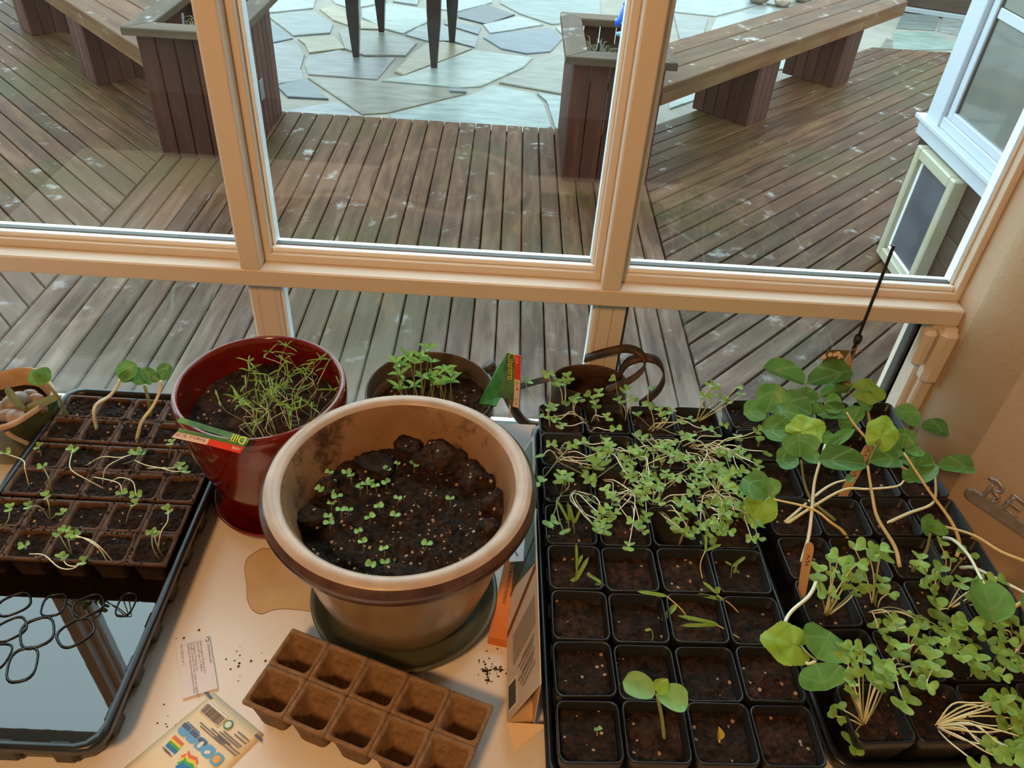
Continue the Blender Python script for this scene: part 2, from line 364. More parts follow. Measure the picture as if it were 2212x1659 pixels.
b.inputs['Roughness'].default_value = .38; b.inputs['Specular IOR Level'].default_value = .22
bp = N.new('ShaderNodeBump'); bp.inputs['Strength'].default_value = .3; bp.inputs['Distance'].default_value = .01; L.new(n.outputs['Fac'], bp.inputs['Height']); L.new(bp.outputs['Normal'], b.inputs['Normal'])
STONE = m
MORTAR = mat('patio_mortar', (.17, .15, .123), .7, col2=(.22, .196, .16), noise_scale=5, coords='World')
GROUND = mat('dark_ground', (.02, .016, .012), .9)
ROCK = mat('river_rock', (.20, .15, .10), .5, col2=(.34, .27, .20), noise_scale=22, coords_rnd=True, rnd_amt=.35)
CHAIRW = mat('dark_chair_lacquer', (.012, .009, .009), .2, coat=.4)

m = bpy.data.materials.new('window_glass'); t, N, L = nt(m); out = N['Material Output']; N.remove(N['Principled BSDF'])
tr = N.new('ShaderNodeBsdfTransparent'); tr.inputs['Color'].default_value = (.965, .985, .98, 1); gl = N.new('ShaderNodeBsdfGlossy'); gl.inputs['Roughness'].default_value = 0.0
lw = N.new('ShaderNodeLayerWeight'); lw.inputs['Blend'].default_value = .5; pw_ = N.new('ShaderNodeMath'); pw_.operation = 'POWER'; pw_.inputs[1].default_value = 5
fr = N.new('ShaderNodeMath'); fr.operation = 'MULTIPLY_ADD'; fr.inputs[1].default_value = .95; fr.inputs[2].default_value = .06; ms = N.new('ShaderNodeMixShader')
L.new(lw.outputs['Facing'], pw_.inputs[0]); L.new(pw_.outputs[0], fr.inputs[0]); L.new(fr.outputs[0], ms.inputs[0]); L.new(tr.outputs[0], ms.inputs[1]); L.new(gl.outputs[0], ms.inputs[2]); L.new(ms.outputs[0], out.inputs['Surface'])
GLASS = m

# ------------------------------------------------------------------ room shell
ZF, ZC, YB = -0.75, 1.75, -2.4
XL, XJ, XW0 = -2.6, 0.652, -1.80                  # left wall, window reveal on the right
YF, YS, YG = 0.920, 0.945, 0.962      # transom front, sash face, glass
WD = Vector((.585, -.811, 0))         # the angled wall runs this way from the window corner
WC = Vector((.662, .858, 0))
WE = WC + WD * 1.25
def struct(name, mb, mt, smooth=False): return tag(mb.build(name, mt, smooth=smooth), kind='structure')
struct('floor', MB().box(XL, 2.2, YB, 1.06, ZF - .1, ZF), FLOORM)
struct('ceiling', MB().box(XL, 2.2, YB, 1.06, ZC, ZC + .1), CEIL)
struct('wall_left', MB().box(XL - .1, XL, YB, 1.06, ZF, ZC), ROOMP)
struct('wall_back', MB().box(XL, 2.2, YB - .1, YB, ZF, ZC), ROOMP)
struct('wall_right', MB().box(WE.x, WE.x + .1, YB, WE.y, ZF, ZC), ROOMP)
# window wall pieces around the opening
struct('wall_window_left', MB().box(XL, XW0, .93, 1.06, ZF, ZC), ROOMP)
struct('wall_window_head', MB().box(XW0, XJ + .02, .93, 1.06, 1.38, ZC), ROOMP)
struct('wall_window_below', MB().box(XW0, XJ + .02, .965, 1.06, ZF, -.10), ROOMP)
# angled wall with a rounded corner into the window reveal
nrm = Vector((-WD.y, WD.x, 0)) * -1
if nrm.dot(CP - WC) < 0: nrm = -nrm
prof = [(XJ, .985), (XJ, .90)]
c0 = Vector((XJ, .90)); c1 = Vector((WC.x, WC.y)) + Vector((WD.x, WD.y)) * .05
for i in range(1, 8):
    t_ = i / 8; ctl = Vector((XJ, .872))
    q = c0 * (1 - t_) ** 2 + ctl * 2 * t_ * (1 - t_) + c1 * t_ ** 2
    prof.append((q.x, q.y))
prof += [(c1.x, c1.y), (WE.x, WE.y), (WE.x + .15, WE.y + .02), (XJ + .3, .985)]
struct('wall_angled', MB().prism(prof, ZF, ZC), WALLP, False)
w = bpy.data.objects['wall_angled']
for p in w.data.polygons:
    if abs(p.normal.z) < .5 and p.center.x < .72 and p.center.y < .9: p.use_smooth = True

# ------------------------------------------------------------------ window frames
def beam(name, parent, x0, x1, y0, y1, z0, z1, mt=PAINT, ch=.0015):
    return MB().box(x0, x1, y0, y1, z0, z1, ch).build(name, mt, parent)
struct('trim_1', MB().box(XW0, XJ, YF, 1.0, .240, .266, .002), PAINT)                       # transom
ML, MR = (-.350, -.323), (.1425, .1685)
struct('trim_2', MB().box(ML[0], ML[1], YF, 1.0, .266, 1.38, .002), PAINT)                   # mullions above it
struct('trim_3', MB().box(MR[0], MR[1], YF, 1.0, .266, 1.38, .002), PAINT)
struct('trim_8', MB().box(-.845, -.820, YF, 1.0, .266, 1.38, .002), PAINT)
struct('trim_4', MB().box(XW0, XJ, .948, 1.0, -.10, -.052, .002), PAINT)                    # bottom rail
struct('trim_5', MB().box(-.344, -.3185, YS + .008, 1.0, -.052, .240, .002), PAINT)                 # posts below the transom
struct('trim_6', MB().box(.150, .170, YS + .009, 1.0, -.052, .240, .002), PAINT)
def window(n, x0, x1, z0, z1, sash=.010, face=YS, glaze=VINYL, inner=None, bottom=.012, lab=None):
    w = tag(empty('window_%d' % n, ((x0 + x1) / 2, YG, z0)), kind='structure')
    ox, oy, oz = w.location
    def bm_(nm, a, b, c, d, e, f, mt): MB().box(a - ox, b - ox, c - oy, d - oy, e - oz, f - oz, .001).build(nm, mt, w)
    bm_('sash_rail', x0, x1, face, YG + .02, z0, z0 + bottom, PAINT); bm_('sash_rail', x0, x1, face, YG + .02, z1 - sash, z1, PAINT)
    bm_('sash_stile', x0, x0 + sash, face, YG + .02, z0 + bottom, z1 - sash, PAINT); bm_('sash_stile', x1 - sash, x1, face, YG + .02, z0 + bottom, z1 - sash, PAINT)
    a, b, c, d = x0 + sash, x1 - sash, z0 + bottom, z1 - sash; k = .0045
    bm_('glazing_bead', a, b, YG - .010, YG + .018, c, c + .007, glaze); bm_('glazing_bead', a, b, YG - .003, YG + .018, d - k, d, glaze)
    bm_('glazing_bead', a, a + k, YG - .003, YG + .018, c + .007, d - k, GASKET if glaze is GASKET else glaze); bm_('glazing_bead', b - k, b, YG - .003, YG + .018, c + .007, d - k, glaze)
    bm_('gasket', a, b, YG - .0015, YG + .008, c + .007, c + .0085, GASKET)
    MB().box(a + k - ox, b - k - ox, -.002, .002, c + .007 - oz, d - k - oz).build('pane', GLASS, w)
    return w
window(1, -.820, ML[0], .266, 1.38)
window(8, XW0, -.845, .266, 1.38)
window(2, ML[1], MR[0], .266, 1.38)
window(3, MR[1], XJ, .266, 1.38)
window(4, XW0, -.344, -.052, .240, bottom=.016, face=YS + .009)
window(5, -.3185, .150, -.052, .240, glaze=VINYL, sash=.006, bottom=.016, face=YS + .009)
w6 = window(6, .170, XJ - .012, -.052, .240, glaze=GASKET, sash=.018, face=YS + .009, bottom=.02)
struct('trim_7', MB().box(XJ - .030, XJ, .925, 1.0, -.10, .240, .003).box(XJ - .021, XJ, .912, .93, -.10, .240, .003), PAINT)
# window lock on the right reveal
lk = tag(empty('window_lock', (XJ - .012, .925, .20)), 'cream window lock under the transom by the angled wall', 'lock')
MB().box(-.014, .014, -.022, .004, -.055, .038, .007).build('lock_housing', PAINT, lk)
MB().box(-.036, -.016, -.018, .004, -.026, .036, .006).build('lock_lever', PAINT, lk)

# ------------------------------------------------------------------ table
tb = tag(empty('table', (0, .35, ZF)), 'white-topped table standing against the window', 'table')
hz = -ZF
MB().box(-1.05, .657, -.30, .585, hz - .03, hz, .003).build('tabletop', TABLE, tb)
MB().box(-1.0, .61, -.26, -.24, hz - .10, hz - .03).box(-1.0, .61, .53, .55, hz - .10, hz - .03).box(-1.0, -.98, -.24, .53, hz - .10, hz - .03).box(.59, .61, -.24, .53, hz - .10, hz - .03).build('apron', TABLE, tb)
for sx in (-1.0, .56):
    for sy in (-.26, .50): MB().box(sx, sx + .05, sy, sy + .05, 0, hz - .03, .004).build('leg', TABLE, tb)
# ceiling lamp housing that carries the warm light
lp = tag(empty('ceiling_lamp', (LAMP_POS.x, LAMP_POS.y, ZC)), 'round ceiling lamp with warm shade above the table', 'lamp')
MB().lathe([(.001, 0), (.05, 0), (.05, -.02), (.012, -.03), (.012, -.14), (.001, -.14)], 24).build('canopy', VINYL, lp, True)
MB().lathe([(.02, -.13), (.15, -.20), (.155, -.20), (.02, -.12)], 32).build('shade', PAINT, lp, True)

# ------------------------------------------------------------------ deck outside
ZD = -1.0
X0, X1, YE = -1.85, .785, 4.81
PW, PG = .0985, .0062
struct('ground', MB().box(-12, 12, 1.06, 16, -1.35, -1.16), GROUND)
deck = tag(empty('deck', (0, 3, ZD)), kind='structure')
def plank(name, poly, z0, z1, mt, parent, ang):
    """one board cut to the given outline; its own length axis is x"""
    c = Vector((sum(p[0] for p in poly) / len(poly), sum(p[1] for p in poly) / len(poly)))
    ca, sa = math.cos(-ang), math.sin(-ang)
    loc = [((p[0] - c.x) * ca - (p[1] - c.y) * sa, (p[0] - c.x) * sa + (p[1] - c.y) * ca) for p in poly]
    zt = z1 - z0
    mb = MB(); n = len(loc)
    ins = []
    for i in range(n):
        a, b_, cc = Vector(loc[i - 1]), Vector(loc[i]), Vector(loc[(i + 1) % n])
        d = ((a - b_).normalized() + (cc - b_).normalized())
        ins.append(b_ + d * .005)
    mb.loops([[(x, y, -zt / 2) for x, y in loc], [(x, y, zt / 2 - .005) for x, y in loc], [(p.x, p.y, zt / 2) for p in ins]], True, True)
    o = mb.build(name, mt, parent)
    pl = Vector(parent.location) if parent else Vector()
    o.location = Vector((c.x, c.y, (z0 + z1) / 2)) - pl; o.rotation_euler = (0, 0, ang)
    return o
nb = round((X1 - X0) / PW)
pw = (X1 - X0) / nb
for i in range(nb):
    a, b_ = X0 + i * pw + PG / 2, X0 + (i + 1) * pw - PG / 2
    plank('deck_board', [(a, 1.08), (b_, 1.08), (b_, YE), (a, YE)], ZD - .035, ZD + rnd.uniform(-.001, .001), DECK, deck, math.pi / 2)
XM = (X0 + X1) / 2
DY = PW * math.sqrt(2)
def diag(mirror):
    c = 4.02
    k = 0
    while c > (-3.6 if mirror else -.9):
        lo, hi = c - DY + PG * 1.41 / 1, c
        # board between y-x=lo and y-x=hi, from x=X1 to the wall / the far edge
        def yend(cc): return min(7.12, 3.0 + 6) 
        pts = []
        xs = X1 + .004
        xa, xb = xs, xs
        ya, yb_ = xs + lo, xs + hi
        if ya < 1.08: xa, ya = 1.08 - lo, 1.08
        if yb_ < 1.08: xb, yb_ = 1.08 - hi, 1.08
        def endp(cc):
            if mirror: return (min(7.12 - cc, 4.3), min(7.12, 4.3 + cc))
            if 1.89 + cc < 3.56: return (1.89, 1.89 + cc)
            return (min(7.12 - cc, 4.6), min(7.12, 4.6 + cc))
        ea, eb = endp(lo), endp(hi)
        poly = [(xa, ya), ea, eb, (xb, yb_)]
        if ea[0] > xa + .05 and eb[0] > xb + .05:
            if mirror:
                poly = [(2 * XM - x, y) for x, y in poly][::-1]
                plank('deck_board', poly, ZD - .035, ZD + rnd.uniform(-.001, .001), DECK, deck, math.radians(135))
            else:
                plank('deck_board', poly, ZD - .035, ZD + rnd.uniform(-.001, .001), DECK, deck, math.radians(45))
        c -= DY
diag(False); diag(True)
# fascia under the far edges of the deck
MB().box(X0, X1, YE - .03, YE - .005, -.14, -.036).build('fascia_board', DECK, deck, loc=(0, -3, 0))

# ------------------------------------------------------------------ flagstone patio
ZP = -1.05
patio = tag(MB().box(-9, 9, 4.5, 14, -1.16, ZP - .012).build('patio', MORTAR), kind='structure')
F = 3.253
def fpt(x, y): p = px(560 + x / F, y / F, ZP); return (p.x, p.y)
GY, BL, PALE, TAN, DKG, WARMS = (.165, .175, .165), (.10, .12, .135), (.235, .265, .245), (.17, .16, .13), (.045, .05, .056), (.235, .19, .11)
stones = [
 ([(80, 790), (560, 710), (700, 800), (690, 900), (100, 900)], PALE), ([(120, 600), (330, 550), (490, 695), (200, 680)], BL),
 ([(90, 300), (260, 290), (320, 380), (290, 480), (320, 560), (110, 590)], GY), ([(330, 540), (860, 575), (1310, 615), (1450, 655), (900, 790), (720, 800)], TAN),
 ([(345, 385), (560, 345), (720, 400), (960, 400), (830, 555), (340, 520), (315, 450)], GY), ([(850, 565), (1010, 530), (1200, 460), (1500, 345), (1930, 400), (1860, 470), (1560, 605), (1400, 615)], PALE),
 ([(945, 505), (1080, 370), (1180, 300), (1300, 290), (1500, 340), (1250, 440), (1010, 530)], WARMS), ([(900, 800), (1490, 660), (1640, 590), (1930, 650), (2000, 720), (2060, 890), (1800, 1000), (1000, 1000)], PALE),
 ([(1950, 650), (2300, 690), (2300, 1000), (2080, 900), (2020, 710)], PALE), ([(1680, 580), (1880, 470), (2200, 330), (2400, 320), (2400, 670), (2120, 660)], TAN),
 ([(1570, 260), (1660, 230), (2050, 190), (2135, 270), (2050, 360), (1880, 375), (1700, 340)], BL), ([(1385, 90), (1600, 28), (1800, 100), (1600, 170), (1400, 120)], DKG),
 ([(1570, 170), (1830, 110), (2000, 170), (1700, 220), (1620, 230)], PALE), ([(1020, 240), (1120, 180), (1280, 170), (1540, 260), (1520, 330), (1350, 285), (1180, 285)], GY),
 ([(560, 220), (720, 210), (1010, 255), (1110, 300), (1030, 390), (740, 390), (600, 340)], TAN), ([(420, 60), (520, 35), (640, 110), (830, 170), (880, 205), (700, 200), (520, 140)], WARMS),
 ([(720, 60), (900, 20), (1170, 60), (1190, 150), (1010, 235), (880, 200), (720, 120)], PALE), ([(60, 100), (380, 70), (520, 170), (500, 230), (240, 250), (70, 120)], GY),
 ([(60, 140), (240, 265), (80, 300), (-60, 280)], BL), ([(270, 270), (530, 250), (610, 340), (350, 370), (320, 310)], WARMS),
 ([(-40, -60), (420, -80), (380, 55), (40, 90)], PALE), ([(440, -90), (900, -110), (900, 10), (650, 60), (530, 20)], PALE), ([(940, -110), (1160, -110), (1110, 35), (940, 10)], GY),
 ([(1200, -110), (1660, -110), (1640, 15), (1390, 80), (1200, 50)], PALE), ([(1690, -110), (2400, -110), (2400, 130), (2060, 170), (1830, 95), (1690, 20)], GY), ([(2080, 190), (2400, 150), (2400, 300), (2200, 310), (2150, 260)], PALE),
 ([(1300, 130), (1560, 190), (1540, 240), (1300, 165)], BL),
 ([(-300, 100), (40, 110), (60, 290), (80, 590), (-300, 600)], GY)]
for poly, colr in stones:
    P = [fpt(*q) for q in poly]
    cx, cy = sum(p[0] for p in P) / len(P), sum(p[1] for p in P) / len(P)
    P = [(x, y) for x, y in P]
    o = MB().prism([(cx + (x - cx) * .985 , cy + (y - cy) * .985) for x, y in P], ZP - .03, ZP + rnd.uniform(-.002, .003), .004).build('flagstone', STONE, patio)
    o.color = (*[c * rnd.uniform(.94, 1.06) for c in colr], 1)
# flagstones seen past and under the benches
def gpt(u, v): p = px(u, v, ZP); return (p.x, p.y)
far = [([(1440, 165), (1600, 160), (1590, 185), (1445, 235)], PALE), ([(1455, 30), (1530, 40), (1520, 75), (1468, 85)], GY), ([(1450, -40), (1560, -30), (1640, 10), (1545, 35), (1455, 25)], PALE),
       ([(1545, 40), (1650, 12), (1740, 30), (1600, 70), (1530, 72)], PALE), ([(1650, -60), (1800, -60), (1800, 0), (1745, 25), (1655, 8)], TAN), ([(1950, 28), (2030, 35), (2020, 65), (1935, 60)], GY), ([(2035, 36), (2200, 60), (2190, 100), (2025, 66)], PALE),
       ([(1930, 66), (2020, 70), (2090, 105), (1925, 108)], PALE), ([(1915, 80), (1985, 112), (1930, 125), (1890, 120)], TAN), ([(1690, 95), (1800, 80), (1790, 140), (1680, 150)], PALE), ([(235, 95), (300, 110), (300, 150), (240, 112)], PALE), ([(0, -60), (260, -60), (200, -10), (0, 10)], GY)]
for poly, colr in far:
    P = [gpt(*q) for q in poly]
    cx, cy = sum(p[0] for p in P) / len(P), sum(p[1] for p in P) / len(P)
    o = MB().prism([(cx + (x - cx) * .98, cy + (y - cy) * .98) for x, y in P], ZP - .03, ZP + rnd.uniform(-.002, .003), .004).build('flagstone', STONE, patio)
    o.color = (*[c * rnd.uniform(.94, 1.06) for c in colr], 1)

# ------------------------------------------------------------------ planters and benches
def planter(x0, x1, y0, y1, label, tool):
    cx, cy = (x0 + x1) / 2, (y0 + y1) / 2; w, d, h = x1 - x0, y1 - y0, .63
    r = tag(empty('deck_planter', (cx, cy, ZD)), label, 'planter', 'wooden deck planters')
    n = 5
    for i in range(n):
        a = -w / 2 + w * i / n
        for sy in (-1, 1):
            o = MB().box(-h / 2, h / 2, -w / n / 2 + .003, w / n / 2 - .003, -.011, .011, .003).build('plank', REDWOOD, r)
            o.matrix_local = frame((a + w / n / 2, sy * (d / 2 - .011), h / 2), (0, 0, 1), (1, 0, 0))
    n = 8
    for i in range(n):
        a = -d / 2 + .024 + (d - .048) * i / n; ww = (d - .048) / n
        for sx in (-1, 1):
            o = MB().box(-h / 2, h / 2, -ww / 2 + .003, ww / 2 - .003, -.011, .011, .003).build('plank', REDWOOD, r)
            o.matrix_local = frame((sx * (w / 2 - .011), a + ww / 2, h / 2), (0, 0, 1), (0, 1, 0))
    ov, cw, t0, t1 = .045, .115, h, h + .038
    W2, D2 = w / 2 + ov, d / 2 + ov
    for poly, ang in (([(-W2, -D2), (W2, -D2), (W2 - cw, -D2 + cw), (-W2 + cw, -D2 + cw)], 0), ([(W2, D2), (-W2, D2), (-W2 + cw, D2 - cw), (W2 - cw, D2 - cw)], 0),
                      ([(W2, -D2), (W2, D2), (W2 - cw, D2 - cw), (W2 - cw, -D2 + cw)], math.pi / 2), ([(-W2, D2), (-W2, -D2), (-W2 + cw, -D2 + cw), (-W2 + cw, D2 - cw)], math.pi / 2)):
        poly = [(x * .998, y * .998) for x, y in poly]
        o = plank('cap_board', poly, 0, .038, CAPW, None, ang); o.parent = r; o.location.z = h + .019
    MB().box(-w / 2 + .022, w / 2 - .022, -d / 2 + .022, d / 2 - .022, h - .14, h - .1).build('soil', SOIL, r)
    mb = MB(); rg = random.Random(3)
    for i in range(60):
        a = rg.uniform(0, 6.28); x, y = rg.uniform(-.12, .12), rg.uniform(-.2, .2); l = rg.uniform(.05, .12)
        mb.tube([(x, y, h - .1), (x + .5 * l * math.cos(a), y + .5 * l * math.sin(a), h - .1 + l * .6), (x + l * math.cos(a), y + l * math.sin(a), h - .1 + l * .5)], .0025, .001, 4)
    tag(mb.build('dry_plant_tuft', mat('dry_tuft', (.20, .17, .09), .8, col2=(.30, .28, .14), noise_scale=9), r), kind='stuff')
    MB().tube([(-.10, -.05, h - .1), (-.085, -.1, h + .03), (-.05, -.23, h - .09)], .006, .006, 6).build('irrigation_tube', GASKET, r)
    return r
pR = planter(.318, .785, 4.055, 4.80, 'wooden deck planter box with a blue-handled tool stuck in it', True)
pL = planter(2 * XM - .785, 2 * XM - .318, 4.055, 4.80, 'wooden deck planter box partly behind the left window mullion', False)
BLUE = mat('blue_plastic', (.005, .10, .62), .35); TEAL = mat('teal_plastic', (.02, .16, .22), .4)
tl = tag(empty('garden_tool', (.600, 4.45, ZD + .53)), 'bright blue handled garden tool with teal disc standing in planter', 'garden tool')
MB().tube([(0, 0, -.02), (0, 0, .20)], .014, .014, 8).build('shaft', GASKET, tl)
MB().lathe([(.001, .20), (.055, .20), (.058, .21), (.001, .215)], 20).build('disc', TEAL, tl, True)
MB().lathe([(.001, .135), (.042, .135), (.042, .145), (.001, .15)], 20).build('disc', TEAL, tl, True)
MB().tube([(-.046, -.03, .19), (-.034, -.03, .22), (-.016, -.03, .265), (-.008, -.03, .295)], .017, .019, 8).build('handle', BLUE, tl, True)
MB().tube([(-.009, -.03, .292), (-.006, -.03, .312)], .023, .017, 8).build('handle_cap', BLUE, tl, True)

def bench(mirror, label):
    ang = math.radians(47.0) if not mirror else math.radians(180 - 47.0)
    org = Vector((.80, 4.205, 0)); 
    if mirror: org.x = 2 * XM - org.x
    r = tag(empty('deck_bench', (org.x, org.y, ZD), ang), label, 'bench', 'wooden deck benches')
    sg = -1 if mirror else 1
    SL, SW = 3.28, .148
    for i in range(3):
        a = i * (SW + .006)
        y0, y1 = (a, a + SW)
        if mirror: y0, y1 = -y1, -y0
        k_ = math.tan(math.radians(47.0)); u0, u1 = a * k_ + .01, (a + SW) * k_ + .01
        poly = [(u0, a), (SL, a), (SL, a + SW), (u1, a + SW)]
        if mirror: poly = [(x, -y) for x, y in poly][::-1]
        o = plank('seat_board', poly, .446, .484, BENCH, None, 0); o.parent = r
    MB().box(.03, SL, -.019, .019, -.045, .02, .003).build('edge_board', BENCH, r, loc=(0, sg * .02, .425))
    for k, sx in enumerate((1.26, 2.50)):
        pd = empty('pedestal', (sx, sg * .23, 0), 0, r)
        W, Dp, h = .27, .42, .445
        for i in range(5):
            ww = Dp / 5
            for s in (-1, 1):
                o = MB().box(-h / 2, h / 2, -ww / 2 + .002, ww / 2 - .002, -.01, .01, .003).build('plank', REDWOOD, pd)
                o.matrix_local = frame((s * (W / 2 - .01), -Dp / 2 + ww * (i + .5), h / 2), (0, 0, 1), (0, 1, 0))
        for i in range(3):
            ww = (W - .04) / 3
            for s in (-1, 1):
                o = MB().box(-h / 2, h / 2, -ww / 2 + .002, ww / 2 - .002, -.01, .01, .003).build('plank', REDWOOD, pd)
                o.matrix_local = frame((-W / 2 + .02 + ww * (i + .5), s * (Dp / 2 - .01), h / 2), (0, 0, 1), (1, 0, 0))
    return r
bench(False, 'long wooden deck bench on two box pedestals, seen through right pane')
bench(True, 'wooden deck bench with olive weathered seat at upper left, behind left planter')

# dark patio table: only its legs come into the picture
pt_ = tag(empty('patio_table', (-.81, 6.39, ZP)), 'dark lacquered patio table with tapering legs on the flagstones', 'table')
for x, y in ((-1.155, 6.12), (-1.062, 6.80), (-.558, 5.99), (-.474, 6.65)):
    mb = MB(); L_ = []
    for z, hw in ((0, .022), (.06, .027), (.30, .045), (.5, .05), (.70, .048)):
        L_.append([(sx * hw, sy * hw, z) for sx, sy in ((-1, -1), (1, -1), (1, 1), (-1, 1))])
    mb.loops(L_, True, True).build('leg', CHAIRW, pt_, loc=(x + .81, y - 6.39, 0))
o = MB().box(-.50, .50, -.52, .52, .70, .735, .006).build('tabletop', CHAIRW, pt_, rot=(0, 0, -.14))

q = px(990, 197, ZP); tag(MB().box(-.06, .06, -.03, .03, 0, .012, .003).build('drain_cover', mat('grey_drain_cover', (.09, .10, .105), .5), loc=(q.x, q.y, ZP)), 'small grey drain cover set in the flagstone patio', 'drain cover')
MB().box(-.006, .0, -.035, .035, -.055, .055, .003).build('outlet_cover', mat('grey_outlet_cover', (.10, .09, .09), .5), pL, loc=(.2415, .0, .26))
# rocks and timber wall at the far edge of the patio
for (u, v, s, lab) in ((1640, -8, .12, 'tan rounded rock at the far edge of the patio'), (1692, -2, .10, 'dark grey rounded rock beside the tan one'), (1738, -10, .12, 'grey brown boulder right of the dark rock, above the bench')):
    p = px(u, v, ZP + .06)
    mb = MB(); q = []
    for i in range(9):
        th = math.pi * i / 8
        q.append((max(.001, math.sin(th)), -math.cos(th)))
    mb.lathe(q, 14)
    mb.v = [(x * s * (1 + .25 * noise.noise(Vector((x * 1.3 + u, y * 1.3, z)))), y * s * .8 * (1 + .2 * noise.noise(Vector((x + u, y, z + 3)))), z * s * .65) for x, y, z in mb.v]
    tag(mb.build('rock', ROCK, smooth=True, loc=(p.x, p.y, ZP + s * .55)), lab, 'rock', 'rocks at the patio edge')
a, b_ = px(1945, 24, ZP), px(2130, 52, ZP)
dv = (b_ - a).normalized(); tw = tag(empty('timber_wall', (a.x, a.y, ZP), math.atan2(dv.y, dv.x)), 'low dark timber wall at the far right of the patio', 'wall')
MB().box(-.3, 3.2, .03, .2, .05, .62, .006).build('timber', SIDING, tw); MB().box(-.3, 3.2, 0, .2, 0, .045, .004).build('footing', mat('grey_footing', (.25, .27, .28), .5), tw)

# ------------------------------------------------------------------ house wing on the right: siding, window, pet door
XH = 1.905
struct('wall_house_wing', MB().box(XH + .012, XH + .12, 1.06, 3.545, -1.1, 2.2), SIDING)
hw = bpy.data.objects['wall_house_wing']
for i in range(14):
    z = -1.02 + i * .115
    if z > .5: break
    for ya, yb2 in (((1.07, 3.55),) if z < -.42 else ((1.07, 2.30), (3.52, 3.55))): MB().box(XH - .002 , XH + .014, ya, yb2, z + .002, z + .113, .003).build('siding_board', SIDING, hw)
ww = tag(empty('window_7', (XH, 3.2, -.35)), kind='structure')
def wb(nm, y0, y1, z0, z1, x0, x1, mt): return MB().box(x0 - XH, x1 - XH, y0 - 3.2, y1 - 3.2, z0 + .35, z1 + .35, .003).build(nm, mt, ww)
HV = mat('white_house_trim', (.44, .48, .545), .4, spec=.3)
wb('casing', 3.40, 3.52, -.35, 1.1, XH - .03, XH + .01, HV); wb('casing', 2.30, 2.42, -.35, 1.1, XH - .03, XH + .01, HV)
wb('sill', 2.25, 3.57, -.365, -.345, XH - .055, XH + .01, HV); wb('apron', 2.27, 3.55, -.43, -.365, XH - .035, XH + .01, HV)
wb('frame_rail', 2.42, 3.40, -.345, -.30, XH - .02, XH + .01, HV)
wb('sash_stile', 3.345, 3.385, -.30, 1.1, XH - .012, XH + .01, HV); wb('sash_rail', 2.42, 3.345, -.30, -.265, XH - .012, XH + .01, HV)
wb('gasket', 3.385, 3.40, -.30, 1.1, XH - .005, XH + .01, GASKET); wb('gasket', 3.335, 3.345, -.265, 1.1, XH - .004, XH + .01, GASKET)
wb('sash_rail', 2.42, 3.335, .115, .155, XH - .004, XH + .006, HV)
DARKG = mat('dim_window_pane', (.11, .12, .11), .05, spec=.9, col2=(.16, .17, .155), noise_scale=2.5, coords='World')
wb('pane', 2.42, 3.335, -.265, .115, XH + .004, XH + .012, DARKG); wb('pane', 2.42, 3.335, .155, 1.1, XH + .004, XH + .012, DARKG)
CREAM = mat('yellowed_pet_door_plastic', (.40, .38, .31), .45, col2=(.365, .35, .235), noise_scale=7)
FLAP = mat('grey_vinyl_flap', (.055, .065, .085), .25, spec=.6, col2=(.10, .115, .14), noise_scale=5)
pdo = tag(empty('pet_door', (XH, 3.235, -.985)), 'yellowed cream pet door with grey flap low on the house wall', 'pet door')
W2, H2, T = .195, .545, .065
def pb(nm, y0, y1, z0, z1, x0, x1, mt): return MB().box(x0, x1, y0, y1, z0, z1, .006).build(nm, mt, pdo)
pb('frame_stile', W2 - .045, W2, 0, H2, -T, .0, CREAM); pb('frame_stile', -W2, -W2 + .045, 0, H2, -T, .0, CREAM)
pb('frame_rail', -W2 + .045, W2 - .045, H2 - .05, H2, -T, .0, CREAM); pb('frame_rail', -W2 + .045, W2 - .045, 0, .05, -T, .0, CREAM)
pb('flap', -W2 + .05, W2 - .05, .055, H2 - .055, -.035, -.028, FLAP)
pb('flap_border', -W2 + .045, W2 - .045, .05, .066, -.042, -.026, VINYL); pb('flap_border', W2 - .06, W2 - .045, .066, H2 - .06, -.042, -.026, VINYL); pb('flap_border', -W2 + .045, W2 - .045, H2 - .062, H2 - .05, -.042, -.026, VINYL)
# ------------------------------------------------------------------ trays and square pots
U = .066
RIMZ, SOILZ = .090, .083
TRB = (Vector((.082, .350, 0)), math.radians(1.502))
TRC = (Vector((.377, .381, 0)), math.radians(3.371))
def tray(name, label, loc, rz, hx, hy, h, ribs=True):
    r = tag(empty(name, loc, rz), label, 'tray', 'black seed trays')
    w, cr, tp = .0025, .022, .012
    L = [rr(hx - tp - .006, hy - tp - .006, cr, .0005), rr(hx - tp - .004, hy - tp - .004, cr, .004), rr(hx - .009, hy - .009, cr, h - .012), rr(hx - .008, hy - .008, cr, h - .012),
         rr(hx, hy, cr, h - .010), rr(hx, hy, cr, h - .002), rr(hx - .0015, hy - .0015, cr, h), rr(hx - .0065, hy - .0065, cr, h), rr(hx - .0085, hy - .0085, cr, h - .002),
         rr(hx - .011, hy - .011, cr, h - .012), rr(hx - tp - .007, hy - tp - .007, cr, .006), rr(hx - tp - .012, hy - tp - .012, cr, .004)]
    MB().loops(L, True, True).build('tray_body', BLACKP2, r, True)
    if ribs:
        for s in (-1, 1):
            for i in range(9):
                y = -hy + .05 + i * (2 * hy - .1) / 8
                MB().box(s * (hx - .013) - .004, s * (hx - .013) + .004, y - .012, y + .012, .006, h - .014, .003).build('side_rib', BLACKP2, r)
            for i in range(4):
                x = -hx + .05 + i * (2 * hx - .1) / 3
                MB().box(x - .012, x + .012, s * (hy - .013) - .004, s * (hy - .013) + .004, .006, h - .014, .003).build('side_rib', BLACKP2, r)
    return r
